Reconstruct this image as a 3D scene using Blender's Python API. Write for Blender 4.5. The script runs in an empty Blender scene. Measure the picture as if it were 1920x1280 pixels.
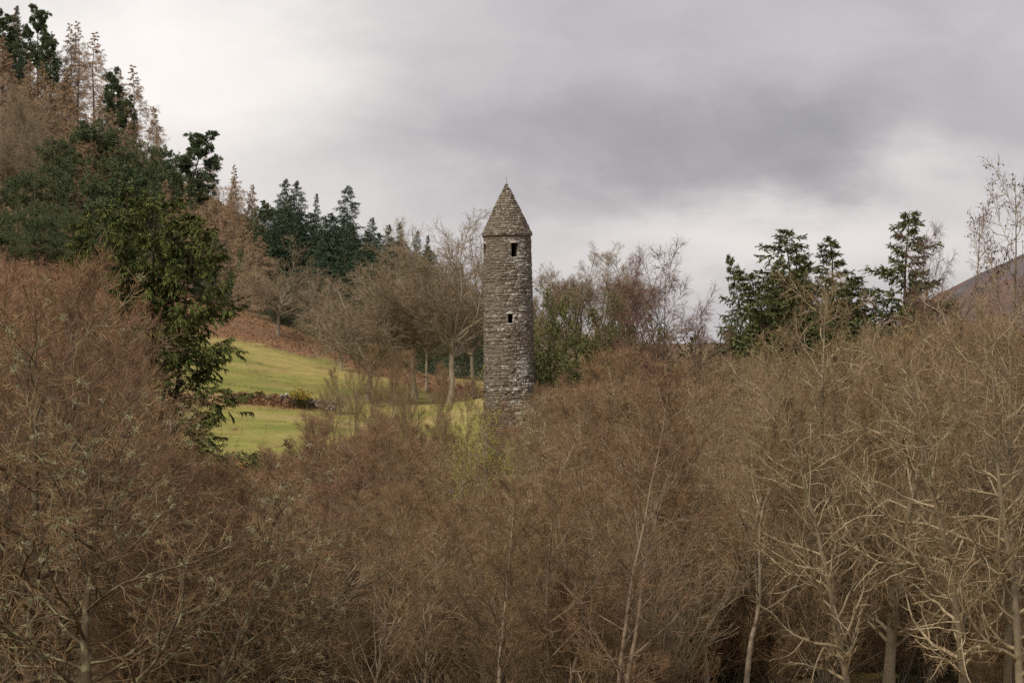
import bpy, math, random
import numpy as np
from math import radians, pi, sin, cos
from mathutils import Vector

# ------------------------------------------------------------------ camera, sky, sun, exposure
scene = bpy.context.scene
CAMZ = 15.0
FPX = 4939.0            # focal length in pixels of the 1920 px wide photograph
cam_d = bpy.data.cameras.new('camera')
cam_d.sensor_width = 36.0
cam_d.lens = 36.0 * FPX / 1920.0
cam_d.clip_start = 0.5
cam_d.clip_end = 20000.0
cam = bpy.data.objects.new('camera', cam_d)
scene.collection.objects.link(cam)
cam.location = (0, 0, CAMZ)
cam.rotation_euler = (radians(90), 0, 0)
scene.camera = cam

SUN_EL, SUN_AZ = 46.0, -142.0     # azimuth from +Y (view direction), negative = left
sun_d = bpy.data.lights.new('sun', 'SUN')
sun_d.energy = 1.5
sun_d.angle = radians(10)
sun_d.color = (1.0, 0.90, 0.74)
sun = bpy.data.objects.new('sun', sun_d)
scene.collection.objects.link(sun)
_sv = Vector((sin(radians(SUN_AZ)) * cos(radians(SUN_EL)), cos(radians(SUN_AZ)) * cos(radians(SUN_EL)), sin(radians(SUN_EL))))
sun.rotation_euler = _sv.to_track_quat('Z', 'Y').to_euler()

world = bpy.data.worlds.new('World')
scene.world = world
world.use_nodes = True
def build_world():
    nt = world.node_tree; N = nt.nodes; L = nt.links
    N.clear()
    out = N.new('ShaderNodeOutputWorld'); bg = N.new('ShaderNodeBackground')
    bg.inputs['Strength'].default_value = 0.1
    L.new(bg.outputs[0], out.inputs[0])
    tc = N.new('ShaderNodeTexCoord')
    def mth(op, a, b=None, c=None):
        n = N.new('ShaderNodeMath'); n.operation = op
        for i, v in enumerate((a, b, c)):
            if v is None: continue
            if isinstance(v, (int, float)): n.inputs[i].default_value = v
            else: L.new(v, n.inputs[i])
        return n.outputs[0]
    sky = N.new('ShaderNodeTexSky'); sky.sky_type = 'NISHITA'; sky.sun_disc = False
    sky.sun_elevation = radians(SUN_EL); sky.sun_rotation = radians(SUN_AZ)
    # cloud domain: direction, warped by noise so that edges wander
    def noise(scale, detail, rough, vec, distort=0.0):
        n = N.new('ShaderNodeTexNoise'); n.inputs['Scale'].default_value = scale
        n.inputs['Detail'].default_value = detail; n.inputs['Roughness'].default_value = rough
        n.inputs['Distortion'].default_value = distort
        L.new(vec, n.inputs['Vector']); return n
    mp = N.new('ShaderNodeMapping'); mp.inputs['Scale'].default_value = (1.0, 1.0, 2.1)
    L.new(tc.outputs['Generated'], mp.inputs[0])
    warp = noise(11.0, 6, 0.6, mp.outputs[0])
    wv = N.new('ShaderNodeVectorMath'); wv.operation = 'SUBTRACT'
    L.new(warp.outputs['Color'], wv.inputs[0]); wv.inputs[1].default_value = (0.5, 0.5, 0.5)
    wsc = N.new('ShaderNodeVectorMath'); wsc.operation = 'SCALE'; L.new(wv.outputs[0], wsc.inputs[0]); wsc.inputs['Scale'].default_value = 0.075
    add = N.new('ShaderNodeVectorMath'); add.operation = 'ADD'
    L.new(tc.outputs['Generated'], add.inputs[0]); L.new(wsc.outputs[0], add.inputs[1])
    sep = N.new('ShaderNodeSeparateXYZ'); L.new(add.outputs[0], sep.inputs[0])
    X, Y, Z = sep.outputs
    sraw = N.new('ShaderNodeSeparateXYZ'); L.new(tc.outputs['Generated'], sraw.inputs[0])
    front = mth('GREATER_THAN', Y, 0.0)
    # the cloud masses seen over the valley: (x px, y px, sx px, sy px, amount)
    lobes = [(280, 120, 330, 250, 0.36), (600, 230, 190, 170, 0.07), (1400, 250, 560, 110, -0.12), (1560, 290, 230, 70, -0.07), (950, 290, 330, 100, -0.05),
             (1600, 40, 480, 120, -0.03), (1770, 300, 105, 60, 0.20), (1720, 240, 60, 60, 0.08), (1740, 440, 330, 75, 0.17), (1250, 470, 320, 62, 0.13), (600, 400, 300, 70, 0.05)]
    tot = None
    for (px, py, sx, sy, amt) in lobes:
        cx, cz = (px - 960) / FPX, (640 - py) / FPX
        dx = mth('MULTIPLY', mth('SUBTRACT', X, cx), FPX / sx)
        dz = mth('MULTIPLY', mth('SUBTRACT', Z, cz), FPX / sy)
        q = mth('ADD', mth('MULTIPLY', dx, dx), mth('MULTIPLY', dz, dz))
        g = mth('MULTIPLY', mth('POWER', 2.718, mth('MULTIPLY', q, -0.7)), amt)
        tot = g if tot is None else mth('ADD', tot, g)
    tot = mth('MULTIPLY', tot, front)
    n1 = noise(15.0, 8, 0.6, mp.outputs[0], 0.6)
    n2 = noise(3.0, 5, 0.55, mp.outputs[0])
    fb = mth('ADD', mth('MULTIPLY', mth('SUBTRACT', n1.outputs['Fac'], 0.5), 0.20), mth('MULTIPLY', mth('SUBTRACT', n2.outputs['Fac'], 0.5), 0.16))
    zc = mth('MAXIMUM', sraw.outputs[2], 0.0)
    grad = mth('ADD', 0.49, mth('MULTIPLY', zc, 0.20))      # an overcast sky brightens towards the zenith
    val = mth('ADD', mth('ADD', grad, fb), tot)
    val = mth('MAXIMUM', val, 0.2)
    # darker cloud is slightly mauve, thin cloud slightly warm
    mr = N.new('ShaderNodeMapRange'); L.new(val, mr.inputs[0]); mr.inputs[1].default_value = 0.34; mr.inputs[2].default_value = 0.75
    cm = N.new('ShaderNodeMix'); cm.data_type = 'RGBA'; L.new(mr.outputs[0], cm.inputs[0])
    cm.inputs[6].default_value = (0.985, 0.935, 1.0, 1); cm.inputs[7].default_value = (1.04, 0.985, 0.945, 1)
    sc_ = N.new('ShaderNodeVectorMath'); sc_.operation = 'SCALE'; L.new(cm.outputs[2], sc_.inputs[0]); L.new(mth('MULTIPLY', val, 5.1), sc_.inputs['Scale'])
    mx = N.new('ShaderNodeMix'); mx.data_type = 'RGBA'; mx.inputs[0].default_value = 0.97
    L.new(sky.outputs[0], mx.inputs[6]); L.new(sc_.outputs[0], mx.inputs[7])
    L.new(mx.outputs[2], bg.inputs['Color'])
build_world()

scene.view_settings.view_transform = 'Standard'
scene.view_settings.look = 'None'
scene.view_settings.exposure = 1.1
scene.view_settings.gamma = 1.0
scene.view_settings.use_curve_mapping = False
scene.render.engine = 'CYCLES'
cy = scene.cycles
cy.max_bounces = 4; cy.diffuse_bounces = 2; cy.glossy_bounces = 1; cy.transmission_bounces = 2; cy.transparent_max_bounces = 4
cy.caustics_reflective = False; cy.caustics_refractive = False
cy.use_denoising = False
cy.pixel_filter_type = 'BLACKMAN_HARRIS'; cy.filter_width = 1.5
cy.sample_clamp_indirect = 1.5; cy.sample_clamp_direct = 2.0

# ------------------------------------------------------------------ helpers
COL = scene.collection
def W(px, py, Y):
    """world point that the photograph shows at pixel (px, py) if it stands Y metres away"""
    return np.array(((px - 960) / FPX * Y, Y, CAMZ - (py - 640) / FPX * Y))
def mesh_from(name, V, F, mats=(), smooth=False):
    """V (n,3); F list of (k, array(m,k)) blocks"""
    me = bpy.data.meshes.new(name)
    V = np.asarray(V, dtype=np.float32)
    me.vertices.add(len(V)); me.vertices.foreach_set('co', V.ravel())
    loops = np.concatenate([f.ravel() for f in F]).astype(np.int32)
    tot = np.concatenate([np.full(len(f), f.shape[1], dtype=np.int32) for f in F])
    st = np.concatenate([[0], np.cumsum(tot)[:-1]]).astype(np.int32)
    me.loops.add(len(loops)); me.loops.foreach_set('vertex_index', loops)
    me.polygons.add(len(tot)); me.polygons.foreach_set('loop_start', st); me.polygons.foreach_set('loop_total', tot)
    if smooth: me.polygons.foreach_set('use_smooth', np.ones(len(tot), dtype=bool))
    me.update(calc_edges=True)
    for m in mats: me.materials.append(m)
    return me
def face_attr(me, name, vals):
    a = me.attributes.new(name, 'FLOAT', 'FACE'); a.data.foreach_set('value', np.asarray(vals, dtype=np.float32))
def point_attr(me, name, vals):
    a = me.attributes.new(name, 'FLOAT', 'POINT'); a.data.foreach_set('value', np.asarray(vals, dtype=np.float32))
def link(name, me, parent=None, kind=None, label=None, cat=None, group=None, loc=None):
    o = bpy.data.objects.new(name, me); COL.objects.link(o)
    if parent is not None: o.parent = parent
    if kind: o['kind'] = kind
    if label: o['label'] = label
    if cat: o['category'] = cat
    if group: o['group'] = group
    if loc is not None: o.location = loc
    return o
def nrm(a): return a / np.maximum(np.linalg.norm(a, axis=-1, keepdims=True), 1e-9)

# ------------------------------------------------------------------ materials
def mat(name, build, rough=0.85, spec=0.2):
    m = bpy.data.materials.new(name); m.use_nodes = True
    nt = m.node_tree; b = nt.nodes['Principled BSDF']
    b.inputs['Roughness'].default_value = rough
    b.inputs['Specular IOR Level'].default_value = spec
    class K: pass
    k = K(); k.nt = nt; k.b = b; k.N = nt.nodes; k.L = nt.links
    k.tc = nt.nodes.new('ShaderNodeTexCoord')
    def noise(scale, detail=4, rough=0.55, vec=None, dist=0.0, sc=None):
        n = nt.nodes.new('ShaderNodeTexNoise'); n.inputs['Scale'].default_value = scale
        n.inputs['Detail'].default_value = detail; n.inputs['Roughness'].default_value = rough; n.inputs['Distortion'].default_value = dist
        v = vec or k.tc.outputs['Object']
        if sc is not None:
            mp = nt.nodes.new('ShaderNodeMapping'); mp.inputs['Scale'].default_value = sc; nt.links.new(v, mp.inputs[0]); v = mp.outputs[0]
        nt.links.new(v, n.inputs['Vector']); return n.outputs['Fac']
    def ramp(fac, stops):
        r = nt.nodes.new('ShaderNodeValToRGB'); nt.links.new(fac, r.inputs[0])
        e = r.color_ramp.elements
        while len(e) < len(stops): e.new(0.5)
        for el, (p, c) in zip(e, stops): el.position = p; el.color = (*c, 1)
        return r.outputs[0]
    def mix(fac, a, c, blend='MIX'):
        n = nt.nodes.new('ShaderNodeMix'); n.data_type = 'RGBA'; n.blend_type = blend
        for i, v in ((0, fac), (6, a), (7, c)):
            if isinstance(v, (int, float)): n.inputs[i].default_value = v
            elif isinstance(v, tuple): n.inputs[i].default_value = (*v, 1)
            else: nt.links.new(v, n.inputs[i])
        return n.outputs[2]
    def math_(op, a, c=0.0):
        n = nt.nodes.new('ShaderNodeMath'); n.operation = op
        for i, v in ((0, a), (1, c)):
            if isinstance(v, (int, float)): n.inputs[i].default_value = v
            else: nt.links.new(v, n.inputs[i])
        return n.outputs[0]
    def rng(v, a, c, d=0.0, e=1.0):
        n = nt.nodes.new('ShaderNodeMapRange'); nt.links.new(v, n.inputs[0])
        for i, x in enumerate((a, c, d, e)): n.inputs[i + 1].default_value = x
        return n.outputs[0]
    def attr(nm):
        n = nt.nodes.new('ShaderNodeAttribute'); n.attribute_name = nm; return n.outputs['Fac']
    def rnd():
        return nt.nodes.new('ShaderNodeObjectInfo').outputs['Random']
    def bump(h, strength, dist):
        n = nt.nodes.new('ShaderNodeBump'); n.inputs['Strength'].default_value = strength; n.inputs['Distance'].default_value = dist
        nt.links.new(h, n.inputs['Height']); nt.links.new(n.outputs[0], b.inputs['Normal'])
    k.noise, k.ramp, k.mix, k.math, k.rng, k.attr, k.rnd, k.bump = noise, ramp, mix, math_, rng, attr, rnd, bump
    k.geo = lambda: nt.nodes.new('ShaderNodeNewGeometry').outputs['Position']
    c = build(k)
    nt.links.new(c, b.inputs['Base Color'])
    return m
def two_tone(name, c1, c2, var=None, scale=1.2, rough=0.9, spec=0.12):
    """colour that differs from one tree to the next (c1..c2), with blotches along the wood (towards var)"""
    def f(k):
        base = k.mix(k.rnd(), c1, c2)
        if var:
            base = k.mix(k.rng(k.noise(scale, 3), 0.50, 0.68), base, var)
            base = k.mix(k.rng(k.noise(scale * 5, 3, 0.6), 0.55, 0.75, 0.0, 0.55), base, tuple(x * 0.5 for x in c1))
        return base
    return mat(name, f, rough, spec)
M = {}
M['birch_bark'] = two_tone('birch_bark', (0.17, 0.12, 0.088), (0.42, 0.34, 0.25), (0.09, 0.062, 0.048), 1.6)
M['birch_white'] = two_tone('birch_white', (0.34, 0.275, 0.21), (0.40, 0.33, 0.255), (0.12, 0.09, 0.065), 1.8)
M['birch_twig'] = two_tone('birch_twig', (0.24, 0.153, 0.086), (0.255, 0.176, 0.096), (0.165, 0.112, 0.062), 0.5)
M['birch_twig_red'] = two_tone('birch_twig_red', (0.24, 0.142, 0.092), (0.24, 0.152, 0.088), (0.165, 0.108, 0.064), 0.5)
M['alder_bark'] = two_tone('alder_bark', (0.20, 0.16, 0.11), (0.27, 0.22, 0.155), (0.13, 0.12, 0.065), 1.1)
M['alder_branch'] = two_tone('alder_branch', (0.33, 0.265, 0.172), (0.46, 0.38, 0.255), (0.14, 0.105, 0.068), 1.0)
M['alder_twig'] = two_tone('alder_twig', (0.225, 0.152, 0.086), (0.245, 0.175, 0.102), (0.29, 0.215, 0.13), 0.7)
M['grey_bark'] = two_tone('grey_bark', (0.24, 0.20, 0.15), (0.31, 0.265, 0.20), (0.14, 0.12, 0.085), 0.7)
M['grey_twig'] = two_tone('grey_twig', (0.23, 0.175, 0.115), (0.28, 0.22, 0.145), (0.17, 0.13, 0.085), 0.4)
M['dark_bark'] = two_tone('dark_bark', (0.075, 0.05, 0.042), (0.10, 0.07, 0.055), (0.15, 0.11, 0.08), 1.0)
M['far_birch_twig'] = two_tone('far_birch_twig', (0.16, 0.09, 0.075), (0.19, 0.115, 0.09), None)
M['lichen_bark'] = two_tone('lichen_bark', (0.085, 0.062, 0.042), (0.10, 0.072, 0.048), (0.24, 0.235, 0.14), 1.8)
M['larch_twig'] = two_tone('larch_twig', (0.37, 0.275, 0.18), (0.36, 0.245, 0.16), (0.30, 0.225, 0.15), 0.3)
M['larch_bark'] = two_tone('larch_bark', (0.12, 0.085, 0.065), (0.15, 0.11, 0.085), (0.2, 0.16, 0.12), 1.0)
M['pine_bark'] = two_tone('pine_bark', (0.14, 0.085, 0.06), (0.19, 0.11, 0.07), (0.09, 0.065, 0.05), 1.0)
def leafmat(name, a, b_, tip, rough=0.7):
    def f(k):
        v = k.attr('tone')
        base = k.mix(k.rnd(), a, b_)
        base = k.mix(k.rng(v, 0.55, 1.0), base, tip)
        return k.mix(k.rng(v, 0.0, 0.35, 0.55, 0.0), base, tuple(x * 0.45 for x in a))
    return mat(name, f, rough, 0.2)
M['spruce_needle'] = leafmat('spruce_needle', (0.050, 0.084, 0.050), (0.062, 0.096, 0.052), (0.10, 0.14, 0.078))
M['pine_needle'] = leafmat('pine_needle', (0.070, 0.10, 0.048), (0.085, 0.112, 0.05), (0.13, 0.16, 0.08))
M['cypress_leaf'] = leafmat('cypress_leaf', (0.062, 0.084, 0.020), (0.064, 0.086, 0.020), (0.165, 0.165, 0.046))
M['redwood_leaf'] = leafmat('redwood_leaf', (0.092, 0.112, 0.04), (0.10, 0.12, 0.043), (0.155, 0.158, 0.066))
M['yew_leaf'] = leafmat('yew_leaf', (0.085, 0.10, 0.032), (0.10, 0.105, 0.034), (0.145, 0.14, 0.055))
M['russet_leaf'] = leafmat('russet_leaf', (0.17, 0.075, 0.022), (0.15, 0.07, 0.022), (0.24, 0.115, 0.03))
M['gorse_leaf'] = leafmat('gorse_leaf', (0.055, 0.060, 0.020), (0.06, 0.064, 0.022), (0.10, 0.09, 0.03))
M['gorse_flower'] = leafmat('gorse_flower', (0.55, 0.36, 0.03), (0.55, 0.36, 0.03), (0.65, 0.46, 0.05))
M['bud_leaf'] = leafmat('bud_leaf', (0.27, 0.27, 0.045), (0.29, 0.28, 0.05), (0.37, 0.35, 0.075))
M['lichen'] = leafmat('lichen', (0.40, 0.41, 0.25), (0.43, 0.44, 0.27), (0.56, 0.56, 0.36))
M['cone'] = two_tone('cone', (0.05, 0.03, 0.025), (0.06, 0.035, 0.03))
M['fern_frond'] = leafmat('fern_frond', (0.205, 0.11, 0.06), (0.205, 0.11, 0.06), (0.33, 0.20, 0.11))
M['litter'] = leafmat('litter', (0.27, 0.185, 0.10), (0.27, 0.185, 0.10), (0.42, 0.33, 0.17))
M['grass_blade'] = leafmat('grass_blade', (0.20, 0.20, 0.055), (0.20, 0.20, 0.055), (0.33, 0.29, 0.10))
M['post_wood'] = two_tone('post_wood', (0.24, 0.19, 0.15), (0.30, 0.25, 0.2), (0.15, 0.12, 0.10), 3.0)
M['wire'] = two_tone('wire', (0.2, 0.2, 0.2), (0.2, 0.2, 0.2))

def stone_mat(name, dim=1.0):
    def f(k):
        t = k.attr('tone'); lw = k.attr('lichen')
        c = k.ramp(t, [(0.0, (0.10, 0.079, 0.062)), (0.35, (0.19, 0.156, 0.124)), (0.65, (0.245, 0.205, 0.165)), (0.85, (0.295, 0.252, 0.205)), (1.0, (0.34, 0.30, 0.24))])
        g = k.geo()
        c = k.mix(k.rng(k.noise(5.0, 5, 0.65, g), 0.40, 0.72, 0.0, 0.55), c, (0.085, 0.07, 0.05))
        c = k.mix(k.rng(k.noise(0.35, 3, 0.5, g), 0.50, 0.68, 0.0, 0.3), c, (0.13, 0.115, 0.075))
        n = k.math('ADD', k.math('MULTIPLY', k.noise(4.2, 4, 0.6, g), 0.6), k.math('MULTIPLY', k.noise(1.2, 3, 0.5, g), 0.4))
        lm = k.rng(k.math('ADD', n, k.math('MULTIPLY', lw, 0.42)), 0.64, 0.78, 0.0, 0.85)
        c = k.mix(lm, c, k.mix(k.noise(9.0, 3, 0.5, g), (0.42, 0.40, 0.355), (0.66, 0.65, 0.60)))
        k.bump(k.noise(14.0, 5, 0.6, g), 0.6, 0.03)
        return c
    return mat(name, f, 0.92, 0.15)
M['stone'] = stone_mat('stone')
M['mortar'] = mat('mortar', lambda k: k.mix(k.noise(3.0, 4), (0.14, 0.116, 0.092), (0.20, 0.17, 0.135)), 0.95, 0.1)
M['iron'] = two_tone('iron', (0.06, 0.055, 0.05), (0.06, 0.055, 0.05))

# ------------------------------------------------------------------ terrain
rs = np.random.default_rng(7)
def rbf_setup():
    pts = []
    for X in (-90, -55, -25, 0, 25, 55, 90):
        for Y in (55, 100, 150, 200, 235):
            if X < -50 and Y > 180: continue
            pts.append((X, Y, 0.0 if X > -60 else 0.8))
    for (px, py, Y) in [(480, 850, 262), (600, 850, 262), (760, 830, 268), (440, 792, 285), (560, 790, 288), (430, 765, 298), (590, 772, 300), (720, 790, 296), (860, 790, 290),
                        (420, 742, 302), (570, 750, 305), (400, 690, 335), (560, 712, 335), (700, 740, 325), (840, 765, 318), (390, 632, 372), (500, 646, 372), (640, 686, 360), (760, 722, 345), (840, 745, 335),
                        (300, 640, 345), (150, 640, 340), (0, 630, 340), (250, 600, 372), (0, 570, 372),
                        (400, 585, 394), (480, 606, 396), (560, 632, 394), (650, 668, 386), (760, 700, 372), (900, 740, 345), (300, 565, 400), (150, 540, 400), (0, 520, 400),
                        (0, 490, 440), (150, 505, 440), (300, 535, 440), (420, 562, 440), (560, 600, 430), (700, 640, 420), (850, 680, 410),
                        (0, 405, 500), (150, 425, 500), (300, 480, 500), (430, 525, 500), (560, 565, 500), (700, 595, 490), (830, 620, 480), (960, 690, 460),
                        (0, 195, 620), (110, 225, 610), (200, 275, 600), (330, 400, 580), (450, 470, 560), (560, 520, 545), (660, 540, 530), (800, 575, 505), (900, 650, 480),
                        (1000, 690, 450), (1150, 705, 420), (1300, 695, 400), (1500, 672, 400), (1700, 665, 400), (1900, 660, 400), (1000, 720, 300), (1200, 720, 300), (1500, 720, 300), (1800, 720, 300)]:
            pts.append(tuple(W(px, py, Y)))
    pts += [(-180, 620, 80), (-180, 500, 56), (-150, 400, 33), (-150, 330, 22), (-120, 260, 8), (-120, 200, 3), (-130, 720, 55), (-60, 720, 26), (0, 720, 8), (60, 720, 8), (130, 720, 8), (130, 560, 8), (60, 560, 9), (180, 400, 10), (180, 250, 2), (150, 120, 0)]
    P = np.array(pts); n = len(P)
    def phi(r2): return np.where(r2 > 0, 0.5 * r2 * np.log(np.maximum(r2, 1e-12)), 0)
    xy = P[:, :2] / 100.0
    d2 = ((xy[:, None] - xy[None]) ** 2).sum(-1)
    A = np.zeros((n + 3, n + 3)); A[:n, :n] = phi(d2) + np.eye(n) * 0.002
    A[:n, n] = 1; A[:n, n + 1:] = xy; A[n, :n] = 1; A[n + 1:, :n] = xy.T
    b = np.zeros(n + 3); b[:n] = P[:, 2]
    w = np.linalg.solve(A, b)
    def ev(X, Y):
        X = np.asarray(X, float); Y = np.asarray(Y, float); sh = X.shape
        q = np.stack([X.ravel(), Y.ravel()], -1) / 100.0
        o = np.empty(len(q))
        for i in range(0, len(q), 20000):
            c = q[i:i + 20000]
            o[i:i + 20000] = phi(((c[:, None] - xy[None]) ** 2).sum(-1)) @ w[:n] + w[n] + c @ w[n + 1:]
        return o.reshape(sh)
    return ev
_ev = rbf_setup()
def sst(e0, e1, x):
    t = np.clip((x - e0) / (e1 - e0), 0, 1); return t * t * (3 - 2 * t)
def terrain(X, Y):
    X = np.asarray(X, float); Y = np.asarray(Y, float)
    Xc = np.clip(X, -190, 190); Yc = np.clip(Y, 50, 760)
    z = _ev(Xc, Yc)
    z = z * sst(48, 75, Y) + 13.3 * (1 - sst(0, 52, Y)) * (1 - 0 * X)
    out = np.maximum(np.maximum(np.abs(X) - 190, Y - 760), 0)
    f = sst(0, 500, out)
    z = z * (1 - f) + 2.0 * f
    z = z + 0.07 * np.sin(X * 1.1 + 2 * np.sin(Y * 0.35)) * np.sin(Y * 0.9 + X * 0.3) * sst(240, 260, Y) * (1 - sst(420, 460, Y))
    z = z + 0.25 * np.sin(X * 0.31 + 1.3 * np.sin(Y * 0.12)) * np.cos(Y * 0.23 + X * 0.05) * sst(70, 120, Y) * (1 - sst(700, 900, Y))
    return z
def tz(x, y): return float(terrain(np.array([x]), np.array([y]))[0])
def on_ground(px, Y): 
    x = (px - 960) / FPX * Y
    return (x, Y, tz(x, Y))
def field_masks(X, Y):
    """bracken bank above the field and along the ruined wall, from ground positions"""
    px = X / Y * FPX + 960
    # upper bank: from a line that runs across the slope to the wood
    line = 372 - 0.00 * px + np.interp(px, [0, 390, 500, 640, 760, 900, 1000], [8, 3, -2, -9, -26, -45, -60])
    wob = 3.0 * np.sin(X * 0.55) + 2.0 * np.sin(X * 1.3 + 1)
    bank = sst(-4, 5, Y - line + wob) * (1 - sst(26, 44, Y - line) * sst(380, 520, px)) * (1 - sst(60, 80, Y - line) * sst(330, 420, px)) * (1 - sst(110, 140, Y - line))
    wl = np.interp(px, [300, 430, 600, 700, 800], [301, 301, 303, 300, 296])
    wall = np.exp(-((Y - wl + 0.8 * np.sin(X * 0.9)) / 2.6) ** 2) * sst(640, 600, px) 
    return np.clip(bank, 0, 1), np.clip(wall, 0, 1)
def build_ground():
    def axis(a, b, step, far_lo, far_hi):
        core = np.arange(a, b + 1e-6, step)
        lo = [a - s for s in np.geomspace(step, a - far_lo, 22)][::-1]
        hi = [b + s for s in np.geomspace(step, far_hi - b, 22)]
        return np.concatenate([lo, core, hi])
    xs = axis(-150, 150, 2.0, -9000, 9000); ys = axis(40, 660, 2.2, -3000, 16000)
    Xg, Yg = np.meshgrid(xs, ys)
    Z = terrain(Xg, Yg)
    V = np.stack([Xg, Yg, Z], -1).reshape(-1, 3)
    nx = len(xs); ny = len(ys)
    i = np.arange(nx * ny).reshape(ny, nx)
    F = np.stack([i[:-1, :-1], i[:-1, 1:], i[1:, 1:], i[1:, :-1]], -1).reshape(-1, 4)
    def f(k):
        g = k.geo()
        n1 = k.noise(0.045, 4, 0.55, g, 0.4, (1.0, 2.4, 1.0)); n2 = k.noise(0.6, 4, 0.6, g); n3 = k.noise(3.0, 3, 0.6, g)
        grass = k.ramp(n1, [(0.36, (0.125, 0.155, 0.03)), (0.46, (0.19, 0.20, 0.045)), (0.54, (0.26, 0.235, 0.07)), (0.66, (0.30, 0.235, 0.10))])
        grass = k.mix(k.math('MULTIPLY', k.attr('straw'), k.rng(n1, 0.3, 0.6, 0.1, 0.55)), grass, (0.37, 0.29, 0.11))
        grass = k.mix(k.rng(n2, 0.42, 0.7, 0.0, 0.65), grass, (0.13, 0.125, 0.038))
        grass = k.mix(k.rng(k.noise(0.22, 5, 0.65, g, 0.8), 0.52, 0.66, 0.0, 0.6), grass, (0.26, 0.165, 0.075))
        grass = k.mix(k.rng(n3, 0.4, 0.8, 0.0, 0.45), grass, (0.34, 0.29, 0.12))
        fern = k.mix(n2, (0.17, 0.088, 0.052), (0.25, 0.15, 0.085))
        fern = k.mix(k.rng(n3, 0.45, 0.7), fern, (0.10, 0.065, 0.035))
        litter = k.mix(n2, (0.12, 0.085, 0.05), (0.22, 0.165, 0.09))
        litter = k.mix(k.math('MULTIPLY', k.rng(k.noise(0.11, 3, 0.5, g), 0.5, 0.66), k.attr('valley')), litter, (0.20, 0.18, 0.06))
        c = k.mix(k.attr('wood'), grass, litter)
        c = k.mix(k.attr('bracken'), c, fern)
        k.bump(n3, 0.5, 0.12)
        return c
    me = mesh_from('ground', V, [F], [mat('ground', f, 0.95, 0.08)], True)
    Yf = np.maximum(Yg.ravel(), 1); Xf = Xg.ravel()
    bank, wall = field_masks(Xf, Yf)
    point_attr(me, 'bracken', np.maximum(bank, wall * 0.8) * (Yf > 250))
    wood = np.clip((1 - sst(236, 256, Yf)) + sst(380, 405, Yf + np.clip(Xf + 30, 0, 60) * 0.8) + sst(6, 20, Xf) + sst(0.118, 0.132, -Xf / Yf), 0, 1)
    point_attr(me, 'wood', wood); point_attr(me, 'straw', sst(318, 350, Yf)); point_attr(me, 'valley', 1 - sst(190, 230, Yf))
    link('ground', me, kind='structure')
build_ground()

def build_far_hill():
    # the heather hill that comes in on the right, about a mile off
    xs = np.linspace(-700, 1500, 200); ys = np.linspace(1150, 2700, 90)
    Xg, Yg = np.meshgrid(xs, ys)
    ridge = np.interp(xs, [-700, 90, 130, 175, 211, 229, 252, 278, 330, 420, 560, 760, 1100, 1500], [-8, -8, 0, 12, 28, 37, 47, 61, 82, 112, 140, 165, 150, 120])
    ridge = np.convolve(np.pad(ridge, 2, mode='edge'), np.ones(5) / 5, 'valid')
    prof = sst(1150, 1430, Yg) * (1 - 0.95 * sst(1430, 2000, Yg))
    rough = 1.6 * np.sin(Xg * 0.05 + Yg * 0.013) + 1.1 * np.sin(Xg * 0.11 + 2) * np.cos(Yg * 0.02) + rs.normal(0, 0.35, Xg.shape)
    Z = -10 + (ridge[None] + 10) * prof + rough * prof * np.clip(ridge[None] / 30, 0, 1)
    V = np.stack([Xg, Yg, Z], -1).reshape(-1, 3)
    i = np.arange(Xg.size).reshape(Xg.shape)
    F = np.stack([i[:-1, :-1], i[:-1, 1:], i[1:, 1:], i[1:, :-1]], -1).reshape(-1, 4)
    def f(k):
        g = k.geo()
        n = k.noise(0.012, 5, 0.6, g, 0.5); n2 = k.noise(0.09, 4, 0.6, g)
        c = k.ramp(n, [(0.36, (0.105, 0.085, 0.085)), (0.48, (0.165, 0.105, 0.08)), (0.6, (0.20, 0.13, 0.095)), (0.7, (0.16, 0.12, 0.085))])
        c = k.mix(k.rng(n2, 0.40, 0.66, 0.0, 0.75), c, (0.075, 0.068, 0.072))
        c = k.mix(k.rng(k.noise(0.02, 5, 0.65, g, 1.0), 0.5, 0.6, 0.0, 0.7), c, (0.11, 0.11, 0.12))
        return c
    link('far_hill', mesh_from('far_hill', V, [F], [mat('heather', f, 0.95, 0.05)], True), kind='structure')
build_far_hill()

# ------------------------------------------------------------------ growing wood
def tubes(P, R, sides):
    """P (n,k,3) centre lines, R (n,k) radii -> verts, quads"""
    n, k, _ = P.shape
    T = np.empty_like(P); T[:, 1:-1] = P[:, 2:] - P[:, :-2]; T[:, 0] = P[:, 1] - P[:, 0]; T[:, -1] = P[:, -1] - P[:, -2]
    T = nrm(T)
    ref = nrm(P[:, -1] - P[:, 0])
    aux = np.where(np.abs(ref[:, 2:3]) < 0.8, np.array([[0, 0, 1.0]]), np.array([[1.0, 0, 0]]))
    A = nrm(np.cross(T, aux[:, None, :])); B = np.cross(T, A)
    th = np.arange(sides) * 2 * pi / sides
    V = P[:, :, None, :] + R[:, :, None, None] * (np.cos(th)[None, None, :, None] * A[:, :, None, :] + np.sin(th)[None, None, :, None] * B[:, :, None, :])
    idx = np.arange(n * k * sides).reshape(n, k, sides)
    a = idx[:, :-1, :]; b = np.roll(idx, -1, 2)[:, :-1, :]; c = np.roll(idx, -1, 2)[:, 1:, :]; d = idx[:, 1:, :]
    F = np.stack([a, b, c, d], -1).reshape(-1, 4)
    return V.reshape(-1, 3), F
def join(parts):
    Vs, Fs, o = [], [], 0
    for V, F in parts:
        Vs.append(V); Fs.append(F + o); o += len(V)
    return np.concatenate(Vs), np.concatenate(Fs)
def tube_mesh(name, sets, m):
    V, F = join([tubes(P, R, s) for (P, R, s) in sets])
    return mesh_from(name, V, [F], [m], True)
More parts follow.
